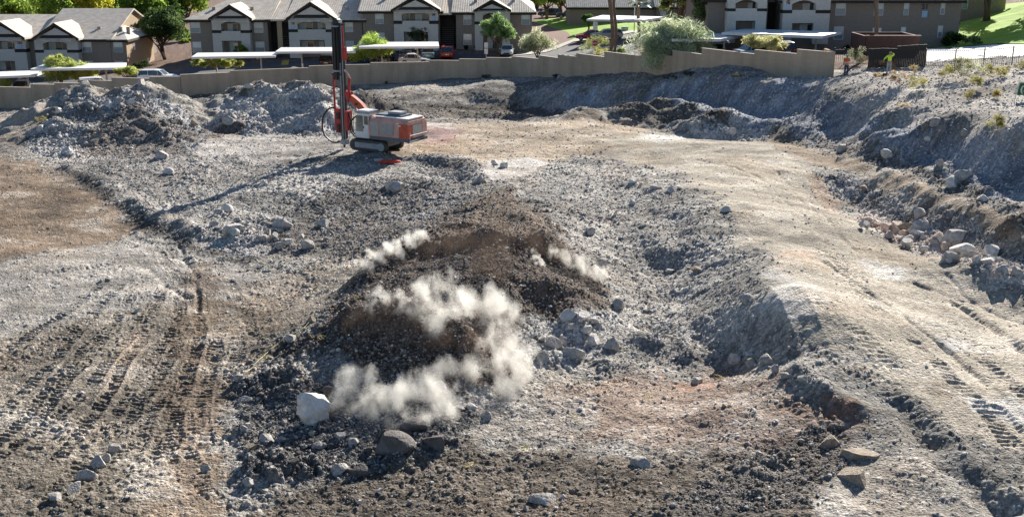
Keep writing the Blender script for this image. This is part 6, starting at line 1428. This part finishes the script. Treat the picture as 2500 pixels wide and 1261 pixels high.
o = b_.build('cable_heap', mat('hose_red', (.6, .06, .03), .7), None, bev=.03); o.location = o0; tag(o, 'crumpled orange red heap of sheeting on the ground below the rig', 'sheeting')
b_ = MB(); b_.tube([(-.35, 0, .15), (.3, 0, .15)], .14, 12); o = b_.build('canister', mat('canister_grey', (.4, .42, .44), .6), None, smooth=False, bev=.02); o.location = on_surf(925, 397, .0); tag(o, 'pale grey cylinder lying left of the red heap', 'canister')
for k, (px, py, lab) in enumerate([(905, 204, 'wooden stake left of the others at the wall foot'), (1060, 196, 'orange topped stake at the wall foot')]):
    q = on_surf(px, py, 0); b_ = MB(); b_.box(-.03, .03, -.03, .03, -.1, .75); o = b_.build('survey_stake', mat('stake_wood', (.5, .3, .2), .8), None); o.location = q; tag(o, lab, 'stake', 'survey stakes')
YP = mat('yellow_paint', (.6, .42, .06), .8)
sheet('painted_ramp', [(686, 160), (704, 160), (706, 148), (690, 148)], YP, .09)
x, y, z = G(1525, 76); b_ = MB(); b_.box(-.5, .5, -.4, .4, 0, .6).box(-.55, .55, -.45, .45, .601, .68); o = b_.build('utility_box', mat('utility_green', (.35, .5, .42), .6), None); o.location = (x, y, z); tag(o, 'small pale green utility box on the lawn edge', 'utility box')
for px, py, h, lab in ((1349, 38, 5.5, 'lamp post among the black cars beyond the lawn'), (1394, 34, 6, 'second lamp post beyond the lawn'), (1548, 82, 4.4, 'grey sign post beside the short palm')):
    x, y, z = G(px, py); r_ = empty('lamp_post', (x, y, z), lab, 'lamp post', 'posts beyond the lawn'); MB().tube([(0, 0, 0), (0, 0, h)], .07, 8).build('pole', MPO, r_); MB().box(-.25, .25, -.15, .15, h, h + .14).build('lamp_head', MPO, r_)
# ---------------- dust thrown up by the blast: one density field per cloud, made of lobes ----------------
def dust(name, label, lobes, colr, density, scale, seed, an=.3, thr=.0, ramp=.16, amp=3.2, lift=.45, zs=1.15):
    """lobes = (px, py, radius px[, extra lift m])"""
    L = []
    for q in lobes:
        x, y, z = G(q[0], q[1] + q[2] * .25); r_ = q[2] / pxscale(y, z); L.append((x, y, z + lift * r_ + (q[3] if len(q) > 3 else 0), r_))
    A = np.array(L); c0 = A[:, :3].mean(0); ext = (np.abs(A[:, :3] - c0) + A[:, 3:4] * 1.5).max(0)
    bm = bmesh.new(); bmesh.ops.create_cube(bm, size=2); bmesh.ops.scale(bm, vec=ext.tolist(), verts=bm.verts)
    me = bpy.data.meshes.new(name); bm.to_mesh(me); bm.free()
    m_, n_, l_, b_ = newmat('dust_' + str(seed)); n_.remove(b_)
    pv = n_.new('ShaderNodeVolumePrincipled'); pv.inputs['Color'].default_value = (*colr, 1); pv.inputs['Anisotropy'].default_value = an
    l_.new(pv.outputs[0], n_['Material Output'].inputs['Volume'])
    tc_ = n_.new('ShaderNodeTexCoord'); cur = None
    wn_ = n_.new('ShaderNodeTexNoise'); wn_.inputs['Scale'].default_value = scale * .6; wn_.inputs['Detail'].default_value = 2; mo = n_.new('ShaderNodeMapping'); mo.inputs['Location'].default_value = (seed * 5.3, seed * 2.9, seed); l_.new(tc_.outputs['Object'], mo.inputs[0]); l_.new(mo.outputs[0], wn_.inputs[0])
    ws = n_.new('ShaderNodeVectorMath'); ws.operation = 'MULTIPLY_ADD'; l_.new(wn_.outputs['Color'], ws.inputs[0]); ws.inputs[1].default_value = (1.3, 1.3, 1.3); 
    so = n_.new('ShaderNodeVectorMath'); so.operation = 'SUBTRACT'; l_.new(tc_.outputs['Object'], so.inputs[0]); so.inputs[1].default_value = (.65, .65, .65); l_.new(so.outputs[0], ws.inputs[2])
    for x, y, z, r_ in L:
        d_ = n_.new('ShaderNodeVectorMath'); d_.operation = 'DISTANCE'; l_.new(ws.outputs[0], d_.inputs[0]); d_.inputs[1].default_value = (x - c0[0], y - c0[1], z - c0[2])
        f_ = n_.new('ShaderNodeMath'); f_.operation = 'MULTIPLY_ADD'; l_.new(d_.outputs['Value'], f_.inputs[0]); f_.inputs[1].default_value = -.85 / (r_ * 1.25); f_.inputs[2].default_value = .85
        if cur is None: cur = f_
        else:
            mx_ = n_.new('ShaderNodeMath'); mx_.operation = 'SMOOTH_MAX'; l_.new(cur.outputs[0], mx_.inputs[0]); l_.new(f_.outputs[0], mx_.inputs[1]); mx_.inputs[2].default_value = .2; cur = mx_
    nz_ = n_.new('ShaderNodeTexNoise'); nz_.inputs['Scale'].default_value = scale; nz_.inputs['Detail'].default_value = 7; nz_.inputs['Roughness'].default_value = .62; nz_.inputs['Distortion'].default_value = .4; mp_ = n_.new('ShaderNodeMapping'); mp_.inputs['Location'].default_value = (seed * 1.3, 0, seed * 2.1); mp_.inputs['Scale'].default_value = (1, 1, .7); l_.new(tc_.outputs['Object'], mp_.inputs[0]); l_.new(mp_.outputs[0], nz_.inputs[0])
    na = n_.new('ShaderNodeMath'); na.operation = 'MULTIPLY_ADD'; l_.new(nz_.outputs[0], na.inputs[0]); na.inputs[1].default_value = amp; na.inputs[2].default_value = -.5 * amp - thr
    ad_ = n_.new('ShaderNodeMath'); ad_.operation = 'ADD'; l_.new(na.outputs[0], ad_.inputs[0]); l_.new(cur.outputs[0], ad_.inputs[1])
    cl = n_.new('ShaderNodeMapRange'); cl.inputs[1].default_value = .0; cl.inputs[2].default_value = .12; cl.inputs[3].default_value = 0; cl.inputs[4].default_value = 1; l_.new(cur.outputs[0], cl.inputs[0])
    mr_ = n_.new('ShaderNodeMapRange'); mr_.inputs[1].default_value = .12; mr_.inputs[2].default_value = .12 + ramp; mr_.inputs[3].default_value = 0; mr_.inputs[4].default_value = density; l_.new(ad_.outputs[0], mr_.inputs[0])
    ml = n_.new('ShaderNodeMath'); ml.operation = 'MULTIPLY'; l_.new(mr_.outputs[0], ml.inputs[0]); l_.new(cl.outputs[0], ml.inputs[1]); l_.new(ml.outputs[0], pv.inputs['Density'])
    o = link(name, me, None, [m_]); o.location = c0
    return tag(o, label, 'dust cloud', kind='stuff')
WD = (.97, .95, .90)
dust('dust_cloud', 'ragged white dust billowing over the dark rubble beside the chalk white boulder', [(828, 985, 42), (858, 965, 58), (915, 955, 62), (975, 985, 72), (1045, 975, 62), (1075, 1010, 55), (1000, 1030, 52), (880, 1000, 50), (930, 1010, 52)], WD, 4.2, 1.15, 1, ramp=1.5, thr=.2)
dust('dust_cloud', 'torn white dust boiling out of the middle of the blast mound', [(1075, 700, 46), (1040, 735, 44), (1095, 765, 60), (1150, 745, 52), (1205, 760, 58), (1240, 800, 52), (1180, 790, 50), (1065, 800, 48), (1010, 775, 30)], WD, 4.2, 1.15, 2, ramp=1.5, thr=.2)
dust('dust_cloud', 'curtain of white dust falling down the right mound flank', [(1235, 860, 56), (1265, 915, 58), (1210, 905, 56), (1150, 920, 50), (1090, 915, 42), (1240, 955, 40), (1180, 860, 40)], WD, 3.8, 1.15, 3, ramp=1.5, thr=.18)
dust('dust_cloud', 'thin wisps of dust left of the main cloud', [(950, 745, 40), (975, 765, 32), (915, 735, 28)], WD, 3.5, 1.6, 5, ramp=1.3, thr=.1)
dust('dust_cloud', 'streak of dust along the left shoulder of the mound', [(885, 655, 22), (920, 635, 24), (960, 618, 24), (1000, 600, 26), (1030, 585, 20)], WD, 5, 2, 6, ramp=1.2)
dust('dust_cloud', 'streak of dust along the right shoulder of the mound', [(1350, 625, 20), (1385, 640, 24), (1420, 655, 24), (1450, 672, 24), (1475, 690, 18)], WD, 4.5, 2, 7, ramp=1.2)
dust('dust_cloud', 'tiny jet of dust on the crest of the mound', [(1300, 620, 13), (1308, 635, 14), (1316, 648, 12)], WD, 4, 3, 8, ramp=.4)
dust('soil_spray', 'brown haze of thrown soil over the crest of the mound', [(1060, 620, 50), (1130, 610, 55), (1210, 600, 60), (1290, 600, 55), (1360, 630, 50), (1200, 650, 60)], (.17, .125, .095), .8, 1.2, 9, ramp=1.6)
dust('soil_spray', 'brown spray of soil over the lower left of the mound', [(890, 790, 45), (950, 785, 50), (1020, 800, 45), (960, 815, 40)], (.17, .125, .095), .9, 1.4, 10, ramp=1.6)
dust('soil_spray', 'brown spray between the upper and the right dust lobes', [(1100, 850, 40), (1150, 840, 45), (1060, 860, 35)], (.18, .13, .10), .9, 1.4, 11, ramp=1.6)
# stones in the air above the heave
n9 = 2600; r9 = np.random.default_rng(9)
px9 = np.concatenate([r9.normal(1200, 110, n9 // 2), r9.normal(1000, 110, n9 // 2)]); py9 = np.concatenate([r9.normal(640, 50, n9 // 2), r9.normal(830, 70, n9 // 2)])
P9 = []
for a, b_ in zip(px9, py9):
    d9 = ray(a, b_); 
    yq = 45 + (900 - b_) * .02; 
    P9.append((a, b_))
g9 = np.array([G(a, b_)[:3] for a, b_ in P9[::4]]); g9 = np.repeat(g9, 4, 0)[:n9] + r9.normal(0, .5, (n9, 3)) * np.array([1, 1, 0])
h9 = surf(g9[:, 0], g9[:, 1])[0]; g9[:, 2] = h9 + r9.exponential(.35, n9)
s9 = .02 * (1 - r9.uniform(0, 1, n9)) ** (-1 / 3.0); c9 = np.array((.3, .27, .24))[None] * r9.uniform(.2, 1.8, (n9, 1))
v, f, c = scatter(g9, np.clip(s9, 0, .09), c9, [(lambda q: (q[0] * np.array([1, .8, .65]) + r9.normal(size=q[0].shape) * .16, q[1]))(ico(1)) for _ in range(5)], r9)
tag(link('flying_stones', np_mesh('flying_stones', v, f, False, c), None, [STONE]), 'fine stones thrown into the air over the blast mound', 'debris', kind='stuff')
